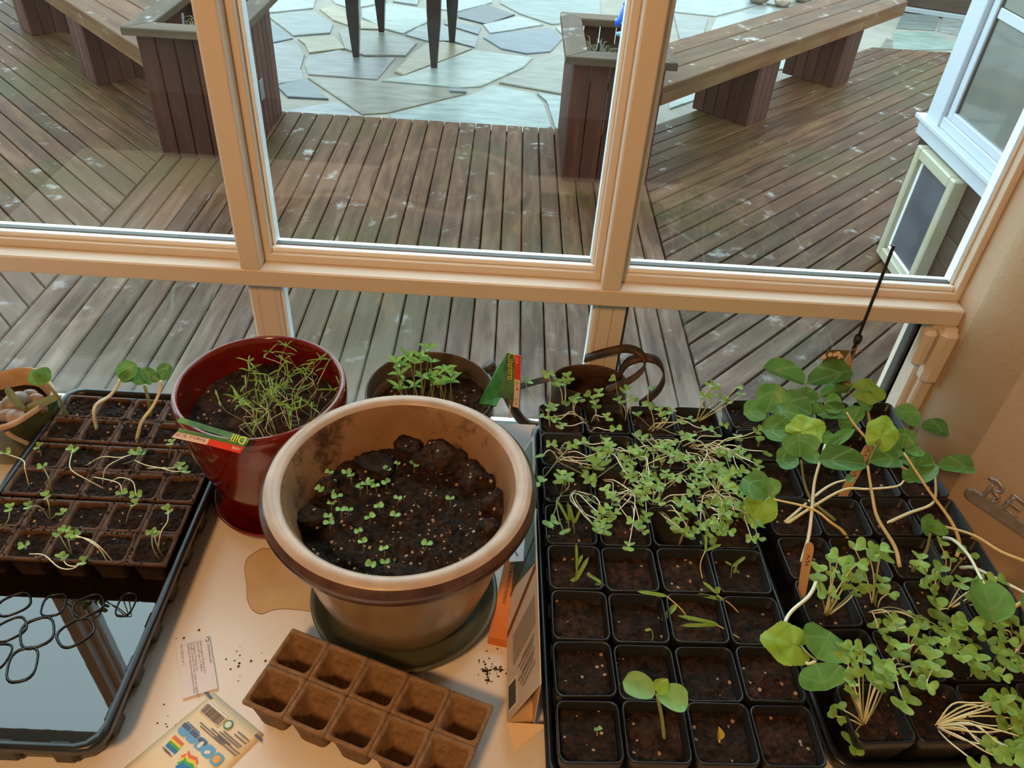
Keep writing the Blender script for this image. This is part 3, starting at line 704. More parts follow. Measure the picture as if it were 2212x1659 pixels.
def tw(T, i, j, z=0.0):
    c, s = math.cos(T[1]), math.sin(T[1])
    return Vector((T[0].x + c * i * U - s * j * U, T[0].y + s * i * U + c * j * U, z))
cB, cC = tw(TRB, 2, 4), tw(TRC, 2, 4)
tray('seed_tray', 'black seed tray full of square pots, beside the tan pot', cB, TRB[1], .1385, .267, .052)
tray('seed_tray', 'black seed tray full of square pots, by the angled wall', cC, TRC[1], .1385, .267, .052)

# one square pot and a few soil surfaces, shared by all the copies
hp = U / 2 - .0012
def sq(h, z, r): return rr(h, h, r, z, 4)
pot_me = MB().loops([sq(.021, .0, .004), sq(.0222, .012, .004), sq(hp - .0022, RIMZ - .016, .0065), sq(hp - .0006, RIMZ - .014, .0075), sq(hp, RIMZ - .0015, .008), sq(hp - .0005, RIMZ - .0002, .008),
                     sq(hp - .0013, RIMZ, .008), sq(hp - .0022, RIMZ - .0008, .0075), sq(hp - .003, RIMZ - .0165, .0065), sq(hp - .0042, RIMZ - .017, .006), sq(.021, .012, .004)], True, True).mesh('pot_body', BLACKP, True)
def crumb(x, y, seed, amp):
    d = noise.voronoi(Vector((x * 170 + seed * 9, y * 170, seed)))[0][0]; d2 = noise.voronoi(Vector((x * 420 + seed * 5, y * 420, seed)))[0][0]
    return amp * (1.0 * noise.noise(Vector((x * 45 + seed, y * 45, seed))) + .9 * (.45 - d) + .45 * (.45 - d2))
def soil_patch(name, half, seed, amp, mt, corner=.006, n=30, hy=None):
    hy = hy or half
    mb = MB(); 
    for i in range(n):
        for j in range(n):
            x, y = -half + 2 * half * i / (n - 1), -hy + 2 * hy * j / (n - 1)
            # pull corners in
            if abs(x) > half - corner and abs(y) > hy - corner: x *= .985; y *= .985
            z = crumb(x, y, seed, amp)
            mb.v.append((x, y, z))
    for i in range(n - 1):
        for j in range(n - 1): mb.f.append((i * n + j, (i + 1) * n + j, (i + 1) * n + j + 1, i * n + j + 1))
    return mb.mesh(name, mt, True)
soils = [soil_patch('soil', hp - .0045, 3.7 * k + 1, .0046, SOIL if k % 2 else SOILD) for k in range(6)]
ORD = ['first', 'second', 'third', 'fourth', 'fifth', 'sixth', 'seventh', 'eighth']
def pots(T, where, skip=()):
    for j in range(8):
        for i in range(4):
            row = 'front row' if j == 0 else 'back row' if j == 7 else ORD[j] + ' row from front'
            lab = 'square black pot, %s, %s from left, tray %s' % (row, ORD[i], where)
            if (i, j) in skip: lab = 'empty square black pot, %s, %s from left, tray %s' % (row, ORD[i], where)
            p = tw(T, i + .5, j + .5, .0055)
            r = tag(empty('square_pot', p + Vector((rnd.uniform(-.0008, .0008), rnd.uniform(-.0008, .0008), rnd.uniform(-.002, .002))), T[1] + rnd.uniform(-.02, .02)), lab, 'pot', 'square black pots')
            obj('pot_body', pot_me, r)
            if (i, j) not in skip:
                o = obj('soil', soils[rnd.randrange(6)], r); o.location.z = SOILZ - .0065 + rnd.uniform(-.003, .002); o.rotation_euler.z = rnd.randrange(4) * math.pi / 2
pots(TRB, 'beside tan pot', skip=((2, 4),))
pots(TRC, 'by angled wall')

# ------------------------------------------------------------------ left tray: water, peat strips
TA = Vector((-.4985, .632, 0)); AHX, AHY, AH = .1355, .270, .055
trA = tray('seed_tray', 'black seed tray holding peat strips and standing water, at the left', TA, 0, AHX, AHY, AH)
WATER = mat('dark_tray_water', (.006, .004, .0025), .015, spec=.5, ior=1.9, bump=.03, bump_scale=9)
wt = tag(MB().loops([rr(AHX - .0165, AHY - .0165, .02, .0), rr(AHX - .0165, AHY - .0165, .02, .016)], True, True).build('standing_water', WATER, loc=(TA.x, TA.y, .0045)), 'dark standing water in the front of the left seed tray', 'water')
k8 = crop(0, 1200, 3.614)
for (x, y, a, b_, rot) in ((80, 575, 95, 60, .7), (290, 600, 100, 85, .5), (590, 600, 110, 70, .8), (175, 850, 85, 90, .3), (110, 380, 100, 60, .6), (420, 385, 75, 65, .2), (690, 390, 95, 60, .6), (985, 380, 55, 70, 0), (-20, 790, 70, 70, 0)):
    c = k8(x, y, .021); k = .00019
    pts = []
    for i in range(20):
        t_ = 2 * math.pi * i / 20; cx_, sx_ = math.cos(t_), math.sin(t_)
        e = .7
        X_, Y_ = a * k * math.copysign(abs(cx_) ** e, cx_), b_ * 1.35 * k * math.copysign(abs(sx_) ** e, sx_)
        pts.append((X_ * math.cos(rot) - Y_ * math.sin(rot), X_ * math.sin(rot) + Y_ * math.cos(rot)))
    mb = MB(); L = []
    for (kk, z) in ((1.0, -.004), (.97, .0008), (.90, .0016), (.84, .0008), (.80, -.003)): L.append([(p[0] * kk, p[1] * kk, z) for p in pts])
    mb.loops(L, False, False).build('moulded_ridge', BLACKP2, trA, True, loc=(c.x - TA.x, c.y - TA.y, .0208))

CWX, CWY, CH = .0490, .0480, .052      # one peat cell
def peat_strip(name, label, loc, rz, mt, group, cells_soil, seed):
    r = tag(empty(name, loc, rz), label, 'peat pots', group)
    rg = random.Random(seed)
    for i in range(5):
        for j in range(2):
            cx_, cy_ = (i - 2) * CWX, (j - .5) * CWY
            hx, hy = CWX / 2, CWY / 2
            def jit(l, a): return [(x + rg.uniform(-a, a), y + rg.uniform(-a, a), z + rg.uniform(-a, a)) for x, y, z in l]
            L = [rr(.014, .0135, .006, 0, 4), rr(.0155, .015, .006, .002, 4), rr(hx - .003, hy - .003, .006, CH - .005, 4), rr(hx - .0002, hy - .0002, .0015, CH - .004, 4), rr(hx - .0002, hy - .0002, .0015, CH, 4),
                 jit(rr(hx - .0036, hy - .0036, .0055, CH + .0006, 4), .0005), jit(rr(hx - .0050, hy - .0050, .0055, CH - .0015, 4), .0004), jit(rr(.0165, .016, .006, .006, 4), .0004), rr(.013, .0125, .006, .003, 4)]
            MB().loops(L, True, True).build('peat_cell', mt, r, True, loc=(cx_, cy_, 0))
            if cells_soil:
                o = obj('soil', peat_soils[rg.randrange(4)], r); o.location = (cx_, cy_, CH - .0035 + rg.uniform(-.002, .001)); o.rotation_euler.z = rg.choice((0, math.pi))
            else:
                MB().lathe([(.001, .0), (.0045, .0), (.0045, .0012), (.001, .0012)], 12).build('drain_hole', GASKET, r, loc=(cx_ + .003, cy_ - .003, .0058))
    return r
peat_soils = [soil_patch('soil', CWX / 2 - .0028, 5.3 * k + 2, .0052, SOILD, hy=CWY / 2 - .0028) for k in range(4)]
for k, w_ in enumerate(('nearest the window', 'in the middle', 'nearest the standing water')):
    peat_strip('peat_strip', 'soil-filled peat pot strip in left tray, %s' % w_, (TA.x, .831 - k * .1005, .0062), rnd.uniform(-.008, .008), PEATW, 'soil-filled peat strips', True, 40 + k)
for k in range(3):
    st_ = bpy.data.objects['peat_strip' if k == 0 else 'peat_strip.%03d' % k]; mb = MB(); rg = random.Random(90 + k)
    for i in range(420):
        if rg.random() < .5: x, y = (rg.randrange(-2, 4) - .5) * CWX + rg.gauss(0, .0025), rg.uniform(-CWY, CWY)
        else: x, y = rg.uniform(-2.5 * CWX, 2.5 * CWX), rg.choice((-1, 0, 0, 1)) * CWY + rg.gauss(0, .0022)
        if abs(x) > 2.5 * CWX - .001 or abs(y) > CWY - .001: continue
        if noise.noise(Vector((x * 30 + k * 5, y * 30, 1.0))) < -.05: continue
        a = rg.uniform(.0007, .0019); z = CH + .0006
        mb.add([(x + a, y, z + a * .4), (x, y + a, z + a * .4), (x - a, y, z + a * .3), (x, y - a, z + a * .4), (x, y, z + a), (x, y, z - a)], [(0, 1, 4), (1, 2, 4), (2, 3, 4), (3, 0, 4), (1, 0, 5), (2, 1, 5), (3, 2, 5), (0, 3, 5)])
    tag(mb.build('soil_crumbs', SOILD, st_), kind='stuff')
ps = peat_strip('peat_strip', 'empty dry peat pot strip lying in front of the tan pot', (-.111, .425, 0), math.radians(-19.6), PEAT, None, False, 77)

# ------------------------------------------------------------------ big tan pot, red pot, taupe pot
def soil_disc(name, r, z, seed, amp, mt, parent, n=34, hill=None):
    mb = MB(); ring = [(0, 0, z)]
    mb.v.append((0, 0, z))
    R_ = 52; n = n * 2
    for i in range(1, R_ + 1):
        for j in range(n):
            a = 2 * math.pi * j / n; x, y = r * i / R_ * math.cos(a), r * i / R_ * math.sin(a)
            h = crumb(x, y, seed, amp)
            if hill: h += hill(x, y)
            mb.v.append((x, y, z + h))
    for j in range(n): mb.f.append((0, 1 + j, 1 + (j + 1) % n))
    for i in range(R_ - 1):
        for j in range(n):
            a, b_ = 1 + i * n + j, 1 + i * n + (j + 1) % n
            mb.f.append((a, a + n, b_ + n, b_))
    return mb.build(name, mt, parent, True)
height_noise = crumb

def glazed_mat():
    """tan stoneware with a dark brown rim edge, pale inner rim, soil-smudged inside"""
    m = bpy.data.materials.new('tan_stoneware'); t, N, L = nt(m); b = N['Principled BSDF']; b.inputs['Roughness'].default_value = .28; b.inputs['Coat Weight'].default_value = .3; b.inputs['Coat Roughness'].default_value = .15
    g = N.new('ShaderNodeTexCoord')
    n = N.new('ShaderNodeTexNoise'); n.inputs['Scale'].default_value = 18; n.inputs['Detail'].default_value = 6; L.new(g.outputs['Object'], n.inputs['Vector'])
    r = N.new('ShaderNodeValToRGB'); e = r.color_ramp.elements; e[0].position = .35; e[1].position = .7; e[0].color = (.23, .145, .07, 1); e[1].color = (.33, .225, .12, 1); L.new(n.outputs['Fac'], r.inputs['Fac'])
    L.new(r.outputs['Color'], b.inputs['Base Color'])
    return m
TANP = glazed_mat()
RIMB = mat('dark_brown_rim_glaze', (.045, .018, .012), .3, coat=.4, col2=(.10, .045, .025), noise_scale=60)
BAND = mat('brown_glaze_band', (.040, .013, .008), .25, coat=.5, col2=(.075, .025, .014), noise_scale=35)
RIMP = mat('pale_rim_glaze', (.34, .23, .15), .35, coat=.2, col2=(.45, .33, .24), noise_scale=25)
INSD = mat('smudged_inner_glaze', (.30, .175, .09), .5, col2=(.22, .105, .045), noise_scale=14)
t, N, L = nt(INSD); b = N['Principled BSDF']; lk_ = b.inputs['Base Color'].links[0].from_socket
g = N.new('ShaderNodeTexCoord'); n1 = N.new('ShaderNodeTexNoise'); n1.inputs['Scale'].default_value = 22; n1.inputs['Detail'].default_value = 9; n1.inputs['Roughness'].default_value = .75; L.new(g.outputs['Object'], n1.inputs['Vector'])
mr_ = N.new('ShaderNodeMapRange'); mr_.inputs['From Min'].default_value = .50; mr_.inputs['From Max'].default_value = .64; L.new(n1.outputs['Fac'], mr_.inputs['Value'])
mx = N.new('ShaderNodeMix'); mx.data_type = 'RGBA'; L.new(mr_.outputs[0], mx.inputs[0]); L.new(lk_, mx.inputs[6]); mx.inputs[7].default_value = (.05, .025, .014, 1); L.new(mx.outputs[2], b.inputs['Base Color'])

BP = Vector((-.093, .587, 0))
sc = tag(empty('pot_saucer', BP), 'grey-green glazed saucer under the big tan pot', 'saucer')
MB().lathe([(.001, .0), (.085, .0), (.100, .006), (.111, .024), (.1135, .029), (.1115, .031), (.107, .029), (.097, .012), (.088, .008), (.001, .008)], 64).build('saucer_body', SAUCER, sc, True)
bp_ = tag(empty('tan_flower_pot', BP + Vector((0, 0, .0085))), 'big tan glazed pot with dark brown rim edge and tiny sprouts', 'flower pot')
Z = .2165
MB().lathe([(.001, 0), (.072, 0), (.076, .004), (.094, .04), (.1075, .085), (.116, .13), (.1200, .165), (.122, .172)], 96).build('pot_body', TANP, bp_, True)
MB().lathe([(.1188, .1615), (.1225, .1625), (.1245, .175), (.1235, .177)], 96).build('glaze_band', BAND, bp_, True)
MB().lathe([(.1225, .172), (.1285, .178), (.138, .184), (.1445, .1915), (.1475, .1995), (.1478, .204), (.1465, .208), (.1418, .2128)], 96).build('rim_edge', RIMB, bp_, True)
MB().lathe([(.1418, .2128), (.138, .2155), (.133, Z), (.128, .2155), (.1245, .212)], 96).build('rim', RIMP, bp_, True)
MB().lathe([(.1245, .212), (.120, .203), (.116, .18), (.110, .15), (.100, .11)], 96).build('inner_wall', INSD, bp_, True)
PS = .152
def hill(x, y): return .010 * max(0, (y - .01) / .1) + .012 * max(0, (x - .045) / .06) * (1 if y > -.05 else .6) - .004
soil_disc('soil', .111, PS, 4.2, .0075, SOILD, bp_, 72, hill)
kp = crop(540, 820, 3.456)
def clump(cx_, cy_, s, sz, seed, mt=SOIL, flat=False):
    p = kp(cx_, cy_, PS + .0085 + .02)
    q = [(max(.001, math.sin(math.pi * i / 20)), -math.cos(math.pi * i / 20)) for i in range(21)]
    mb = MB().lathe(q, 36); out = []
    for x, y, z in mb.v:
        k = .95 + .4 * noise.noise(Vector((x * 1.3 + seed * 7, y * 1.3, z * 1.3))) + .22 * (.5 - noise.voronoi(Vector((x * 3 + seed, y * 3, z * 3)))[0][0]) + .12 * (.5 - noise.voronoi(Vector((x * 8 + seed, y * 8, z * 8)))[0][0])
        if flat: z = min(z, .55); 
        out.append((x * s * k, y * s * k, z * sz * k))
    mb.v = out
    mb.build('soil_clump', mt, bp_, True, loc=(p.x - BP.x, p.y - BP.y, PS + .006))
clump(1195, 480, .019, .030, 1, SOIL, True); clump(930, 590, .024, .018, 2, SOILD, True); clump(1480, 540, .030, .022, 3); clump(1710, 700, .021, .020, 4); clump(1640, 640, .018, .016, 5)
clump(1840, 880, .019, .018, 6); clump(430, 960, .018, .016, 7, SOILD, True); clump(1780, 1060, .016, .012, 8); clump(560, 760, .014, .012, 9); clump(1330, 560, .02, .02, 10, SOIL)
mb = MB(); rg = random.Random(5)
for i in range(150):
    a = rg.uniform(0, 6.28); d = .098 * math.sqrt(rg.random()); x, y = d * math.cos(a), d * math.sin(a); s = rg.choice((.0006, .0007, .0009, .0012, .0016))
    z = PS + height_noise(x, y, 4.2, .0075) + hill(x, y) + s * .5
    k = len(mb.v); mb.add([(x + s, y, z), (x, y + s, z), (x - s, y, z), (x, y - s, z), (x, y, z + s * .9), (x, y, z - s)], [(0, 1, 4), (1, 2, 4), (2, 3, 4), (3, 0, 4), (1, 0, 5), (2, 1, 5), (3, 2, 5), (0, 3, 5)])
tag(mb.build('perlite', PERL, bp_), kind='stuff')

RP = Vector((-.288, .752, 0))
rs = tag(empty('pot_saucer', RP), 'red glazed saucer under the red pot', 'saucer')
MB().lathe([(.001, 0), (.073, 0), (.082, .008), (.0875, .021), (.086, .0225), (.0835, .021), (.077, .009), (.001, .007)], 64).build('saucer_body', REDGL, rs, True)
rp = tag(empty('red_flower_pot', RP + Vector((0, 0, .0075))), 'red glazed pot of dill seedlings beside the left tray', 'flower pot')
MB().lathe([(a_ * .957, b_) for a_, b_ in [(.001, 0), (.060, 0), (.0635, .004), (.069, .022), (.081, .055), (.095, .095), (.1045, .135), (.1095, .165), (.1105, .182), (.1098, .193), (.1075, .1985), (.1045, .200), (.1015, .198), (.1003, .191), (.1005, .165), (.097, .14), (.092, .12)]], 96).build('pot_body', REDGL, rp, True)
soil_disc('soil', .0935, .150, 8.1, .006, SOIL, rp, 64, lambda x, y: .008 * y / .09)
TP = Vector((-.084, .826, 0))
tp = tag(empty('taupe_flower_pot', TP), 'taupe plastic pot of cilantro behind the big tan pot', 'flower pot')
MB().lathe([(.001, 0), (.060, 0), (.062, .003), (.080, .118), (.082, .124), (.0875, .126), (.0885, .148), (.0875, .15), (.0862, .15), (.0855, .148), (.082, .12), (.0775, .09)], 72).build('pot_body', TAUPE, tp, True)
soil_disc('soil', .081, .112, 12.7, .007, SOIL, tp, 60, lambda x, y: .016 * max(0, x / .08))

# ------------------------------------------------------------------ small green planter with pebbles, far left
GP = Vector((-.688, .835, 0))
GREENG = mat('mottled_green_glaze', (.055, .062, .022), .18, coat=.6, col2=(.10, .105, .05), noise_scale=28)
CLAYR = mat('unglazed_clay_rim', (.48, .30, .17), .6, col2=(.56, .40, .27), noise_scale=50)
gp = tag(empty('green_planter', GP), 'small wavy green ceramic planter with pebbles at the left edge', 'planter')
def wob(a, z): return 1 + .045 * math.sin(5 * a + .6) * min(1, z / .05)
MB().lathe([(.001, 0), (.048, 0), (.052, .006), (.060, .04), (.0655, .075), (.066, .082)], 64, wob=wob).build('pot_body', GREENG, gp, True)
MB().lathe([(.066, .082), (.0655, .087), (.0625, .089), (.060, .086), (.058, .075), (.055, .06)], 64, wob=wob).build('rim', CLAYR, gp, True)
MB().lathe([(.001, .062), (.057, .062)], 40).build('soil', SOIL, gp, True)
MB().strip(smooth_path([(.030, -.057, .086), (.036, -.058, .07), (.044, -.050, .05), (.052, -.040, .03), (.060, -.034, .012)], 4), .006, .003, (1, .5, 0)).build('clay_drip', CLAYR, gp, True)
PEB = mat('pebble', (.20, .12, .07), .45, col2=(.34, .25, .19), noise_scale=40, coords_rnd=True, rnd_amt=.3)
rg = random.Random(9)
kg = crop(0, 820, 7.54)
for n_, (x, y, s, lab) in enumerate(((40, 420, .0115, 'grey striped pebble at the picture edge'), (240, 350, .0165, 'large orange tan pebble in the green planter'), (110, 540, .011, 'small buff pebble in the planter front'), (260, 590, .0135, 'brown pebble at the planter front rim'), (470, 200, .0095, 'small grey pebble near the planter back rim'),
        (430, 290, .008, 'pale small pebble in the planter middle'), (610, 420, .0115, 'flat tan pebble at the planter right side'), (560, 260, .009, 'reddish pebble near the back of green planter'), (330, 470, .008, 'dark small pebble between larger planter pebbles'))):
    p = kg(x, y, .082)
    mb = MB().lathe([(max(.001, math.sin(math.pi * i / 7)), -math.cos(math.pi * i / 7)) for i in range(8)], 12)
    mb.v = [(a * s * 1.25, b_ * s * .95, c * s * .8) for a, b_, c in mb.v]
    tag(mb.build('pebble', PEB, smooth=True, loc=(p.x, p.y, .073 + s * .4), rot=(0, 0, rg.uniform(0, 3))), lab, 'pebble', 'pebbles in the green planter')

# ------------------------------------------------------------------ watering can
WCn = Vector((.145, .914, 0))
wc = tag(empty('watering_can', WCn), 'small dark rusty metal watering can with looped strap handles', 'watering can')
MB().lathe([(.001, 0), (.052, 0), (.0535, .003), (.0525, .045), (.0515, .075), (.0495, .08), (.0485, .095), (.0475, .112), (.0485, .1135), (.0475, .1150), (.0455, .1135), (.0455, .095), (.047, .08), (.047, .01), (.001, .006)], 64, sy=.66).build('can_body', RUST, wc, True)
bpy.data.meshes['can_body'].transform(Matrix.Diagonal((1.17, 1.12, 1, 1)))
def rel(p): return p - WCn
MB().tube(smooth_path([Vector((-.046, 0, .014)), rel(pxY(1132, 912, .92)), rel(pxY(1092, 850, .925)), rel(pxY(1063, 800, .925))], 5), .0085, .0065, 12).build('spout', RUST, wc, True)
MB().tube([rel(pxY(1063, 800, .925)), rel(pxY(1054, 789, .925))], .0085, .012, 12).build('spout_rose', RUST, wc, True)
MB().strip([rel(pxY(1199, 815, .926)), rel(pxY(1160, 824, .925)), rel(pxY(1100, 842, .925))], .010, .0015, (0, .9, .45)).build('brace', RUST, wc)
kc = lambda x, y, Y: rel(pxY(1100 + x / 6.506, 750 + y / 6.506, Y))
MB().strip(smooth_path([kc(1060, 155, .952), kc(1330, 75, .945), kc(1620, 20, .935), kc(1800, 60, .925), kc(1905, 170, .917), kc(1890, 300, .91), kc(1720, 450, .903), kc(1530, 540, .898), kc(1350, 610, .897)], 5), .013, .0016, (.15, .75, .65)).build('carrying_handle', RUST, wc, True)
MB().strip(smooth_path([kc(1545, 380, .925), kc(1640, 235, .925), kc(1780, 165, .925), kc(1950, 150, .923), kc(2110, 220, .92), kc(2180, 400, .918), kc(2110, 580, .915), kc(1960, 720, .915), kc(1830, 820, .917)], 5), .014, .0016, (-.1, .8, .6)).build('back_handle', RUST, wc, True)
MB().lathe([(.001, 0), (.003, 0), (.002, .0015), (.001, .002)], 10).build('rivet', RUST, wc, True, loc=(-.005, .0325, .103))

# ------------------------------------------------------------------ stake with orchid tag behind the right tray
so = Vector((.506, .925, 0))
stk = tag(empty('plant_stake', so), 'thin black stake with a clip and paper tag by window', 'plant stake')
def rels(p): return p - so
MB().tube([rels(pxY(1788, 885, .912)) + Vector((0, 0, -.10)), rels(pxY(1795, 862, .912)), rels(pxY(1850, 738, .908)), rels(pxY(1931, 530, .902))], .0023, .0023, 8).build('rod', ROD, stk)
MB().tube([rels(pxY(1812, 862, .914)) + Vector((0, 0, -.08)), rels(pxY(1853, 742, .911))], .002, .0018, 6).build('bamboo_stick', mat('bamboo', (.28, .12, .05), .6), stk)
MB().lathe([(.001, -.006), (.005, -.006), (.006, 0), (.005, .006), (.001, .006)], 12).build('clip', ROD, stk, True, loc=rels(pxY(1853, 733, .907)))
MB().tube(smooth_path([rels(pxY(1836, 760, .906)), rels(pxY(1848, 754, .902)), rels(pxY(1867, 763, .902))], 4), .0008, .0006, 5).build('twine', TWINE, stk)
def ptY(u, v, Y): return pxY(u, v, Y) - so
OLIVE = mat('olive_tag_print', (.14, .135, .055), .6); KRAFT = mat('kraft_tag_paper', (.50, .34, .21), .7)
def panel(name, pts, mt, parent, th=.0006):
    """thin flat sheet through 3 or 4 corner points"""
    P = [Vector(p) for p in pts]; n_ = (P[1] - P[0]).cross(P[2] - P[0]).normalized() * th / 2
    mb = MB(); k = len(P)
    mb.loops([[p + n_ for p in P], [p - n_ for p in P]], True, True)
    return mb.build(name, mt, parent)
panel('tag_front', [ptY(1788, 755, .903), ptY(1837, 757, .9045), ptY(1797, 819, .903), ptY(1762, 815, .902)], OLIVE, stk)
panel('tag_back', [ptY(1838, 760, .9065), ptY(1840, 790, .906), ptY(1835, 850, .906), ptY(1790, 845, .906), ptY(1812, 800, .906)], KRAFT, stk)
PINKP = mat('pale_orchid_print', (.72, .55, .45), .6)
for (u, v, s) in ((1780, 771, 6), (1793, 766, 5.5), (1803, 766, 5), (1810, 764, 6), (1816, 769, 5), (1812, 773, 3), (1822, 773, 2), (1817, 779, 1.6)):
    c = ptY(u, v, .9017)
    MB().lathe([(.0003, 0), (s * .00062, 0), (s * .0006, .0003), (.0003, .0004)], 10).build('orchid_print', PINKP, stk).matrix_local = frame(c, (1, 0, 0), (0, .3, 1))
for i in range(5):
    a, b_ = ptY(1822 - i * 2, 790 + i * 9, .9052), ptY(1838, 791 + i * 9, .9052)
    MB().tube([a, b_], .0006, .0006, 4).build('print_line', INK, stk)

# ------------------------------------------------------------------ metal word sign on the angled wall
n_w = Vector((-.811, -.585, 0)).normalized()
sg0 = Vector((.700, .793, .0)) + n_w * .022
sgn = tag(empty('metal_word_sign', (sg0.x, sg0.y, .056)), 'metal word sign with raised letters on a bar, on angled wall', 'sign')
tdir = WD.normalized()
def sp(t_, z, o=0.0): q = tdir * t_ + n_w * o; return Vector((q.x, q.y, z))
L = []
for t_ in (0.0, .006, .02, .2, .30):
    hh = .004 if t_ == 0 else .0085
    L.append([sp(t_, -hh, -.003), sp(t_, hh, -.003), sp(t_, hh, .003), sp(t_, -hh, .003)])
MB().loops(L, True, True).build('bar', METAL, sgn)
def stroke(pts, nm='letter_b'): return [sp(a, b_) for a, b_ in pts]
MB().tube(smooth_path(stroke([(.021, .008), (.0225, .022), (.024, .034)]), 3), .0026, .0026, 6).tube(smooth_path(stroke([(.016, .040), (.026, .042), (.036, .037), (.036, .030), (.028, .0255), (.037, .021), (.039, .013), (.032, .009)]), 4), .0024, .0024, 6).build('letter_b', METAL, sgn, True)
MB().tube(smooth_path(stroke([(.050, .008), (.051, .022), (.053, .036)]), 3), .0026, .0026, 6).tube(stroke([(.050, .038), (.060, .037), (.073, .036)]), .0022, .0022, 6).tube(stroke([(.048, .0235), (.060, .0235), (.069, .0225)]), .0022, .0022, 6).tube(stroke([(.047, .0115), (.058, .0105), (.068, .0095)]), .0022, .0022, 6).build('letter_e', METAL, sgn, True)
for t_ in (.03, .26): MB().tube([sp(t_, 0, -.003), sp(t_, 0, -.026)], .002, .002, 6).build('standoff', METAL, sgn)

# ------------------------------------------------------------------ papers, cards, cartons on the table
def pt0(u, v, z=0.0): return px(u, v, z)
# water stain on the laminate
STAIN = mat('tea_coloured_water_stain', (.58, .40, .21), .14, spec=.5, col2=(.65, .48, .28), noise_scale=20)
sp_ = [pt0(*q) for q in ((565, 1185), (535, 1205), (528, 1228), (531, 1252), (533, 1275), (534, 1296), (545, 1318), (565, 1327), (590, 1318), (620, 1316), (650, 1318), (690, 1316), (690, 1240), (640, 1190))]
cs = sum(sp_, Vector()) / len(sp_)
loop = smooth_path([p - cs for p in sp_] + [sp_[0] - cs], 3)[:-1]
st = tag(empty('water_stain', (cs.x, cs.y, 0)), 'tea-coloured dried water puddle on the table left of tan pot', 'stain')
MB().loops([[(p.x, p.y, .0001) for p in loop], [(p.x * .995, p.y * .995, .0005) for p in loop]], True, True).build('puddle', STAIN, st)
MB().loops([[(p.x * 1.004, p.y * 1.004, .0001) for p in loop], [(p.x, p.y, .0008) for p in loop], [(p.x * .985, p.y * .985, .0006) for p in loop]], False, False).build('puddle_edge', mat('stain_edge', (.30, .15, .055), .3), st)

# folded white instruction card
c = [pt0(379, 1391), pt0(453, 1374), pt0(472, 1490), pt0(396, 1513)]
cc = sum(c, Vector()) / 4
card = tag(empty('instruction_card', (cc.x, cc.y, 0)), 'small folded white card with fine print beside the left tray', 'card')
def sheet(name, pts, z0, z1, mt, parent, o): return MB().loops([[(p.x - o.x, p.y - o.y, z0) for p in pts], [(p.x - o.x, p.y - o.y, z1) for p in pts]], True, True).build(name, mt, parent)
sheet('card_lower_leaf', c, .0003, .0009, PAPER, card, cc)
sheet('card_upper_leaf', [p.lerp(cc, .012) for p in c], .0022, .0030, PAPER, card, cc)
FP = mat('fine_print', (.20, .18, .22), .8)
xd = (c[3] - c[0]).normalized(); xd = (c[2] - c[1]).normalized(); yd = (c[1] - c[0]).normalized()
def on_card(fx, fy): q = c[0].lerp(c[1], fy).lerp(c[3].lerp(c[2], fy), fx) - cc; return Vector((q.x, q.y, .0032))
for txt, fy, sz in (('Orbit Irrigation Products, Inc.', .72, .0038), ('North Salt Lake, UT 84054', .63, .0038), ('\u00a9 Irrigation Products, Inc.', .52, .0038), ('All rights reserved. All trade names are registered', .44, .0036), ('trademarks of respective manufacturers listed.', .36, .0036), ('PN 57000-24 rev C', .16, .0036)):
    text_mesh(txt, sz, FP, card, frame(on_card(.07, fy), xd, yd), align='LEFT', name='fine_print')
MB().tube([on_card(.03, .93), on_card(.06, .97), on_card(.12, .96), on_card(.13, .90), on_card(.08, .88)], .0004, .0004, 4).build('emblem', INK, card)
text_mesh('orbitonline.com', .0042, INK, card, frame(on_card(.16, .93), xd, yd), align='LEFT', name='fine_print')

# seed packet
kq = crop(280, 1360, 5.55)
A, B_, Cc, D = kq(1010, 760, 0), kq(1610, 1265, 0), kq(520, 2340, 0), kq(-110, 1700, 0)
o = (A + B_ + Cc + D) / 4
PKT = mat('seed_packet_paper', (.80, .66, .42), .42, col2=(.86, .79, .60), noise_scale=14)
pk = tag(empty('seed_packet', (o.x, o.y, 0)), 'cream seed packet with barcode and rainbow map, near bottom edge', 'seed packet')
mb = MB(); n_ = 10
g_ = []
for j in range(n_ + 1):
    for i in range(n_ + 1):
        q = A.lerp(B_, i / n_).lerp(D.lerp(Cc, i / n_), j / n_) - o
        e = min(i, n_ - i, j, n_ - j) / (n_ / 2)
        mb.v.append((q.x, q.y, .0012 + .0030 * min(1, e * 1.6) * .6))
N1 = n_ + 1
for j in range(n_):
    for i in range(n_): mb.f.append((j * N1 + i, j * N1 + i + 1, (j + 1) * N1 + i + 1, (j + 1) * N1 + i))
k = len(mb.v); mb.v += [(x, y, .0002) for x, y, z in mb.v]; mb.f += [tuple(i + k for i in f[::-1]) for f in mb.f[:]]
for i in range(n_): mb.f += [(i, i + k, i + 1 + k, i + 1), (n_ * N1 + i, n_ * N1 + i + 1, n_ * N1 + i + 1 + k, n_ * N1 + i + k), (i * N1, (i + 1) * N1, (i + 1) * N1 + k, i * N1 + k), (i * N1 + n_, i * N1 + n_ + k, (i + 1) * N1 + n_ + k, (i + 1) * N1 + n_)]
mb.build('packet_body', PKT, pk, True)
PX = (B_ - A).normalized(); PY = (A - D).normalized()
def onp(x, y, h=.0034): q = kq(x, y, 0) - o; return Vector((q.x, q.y, h))
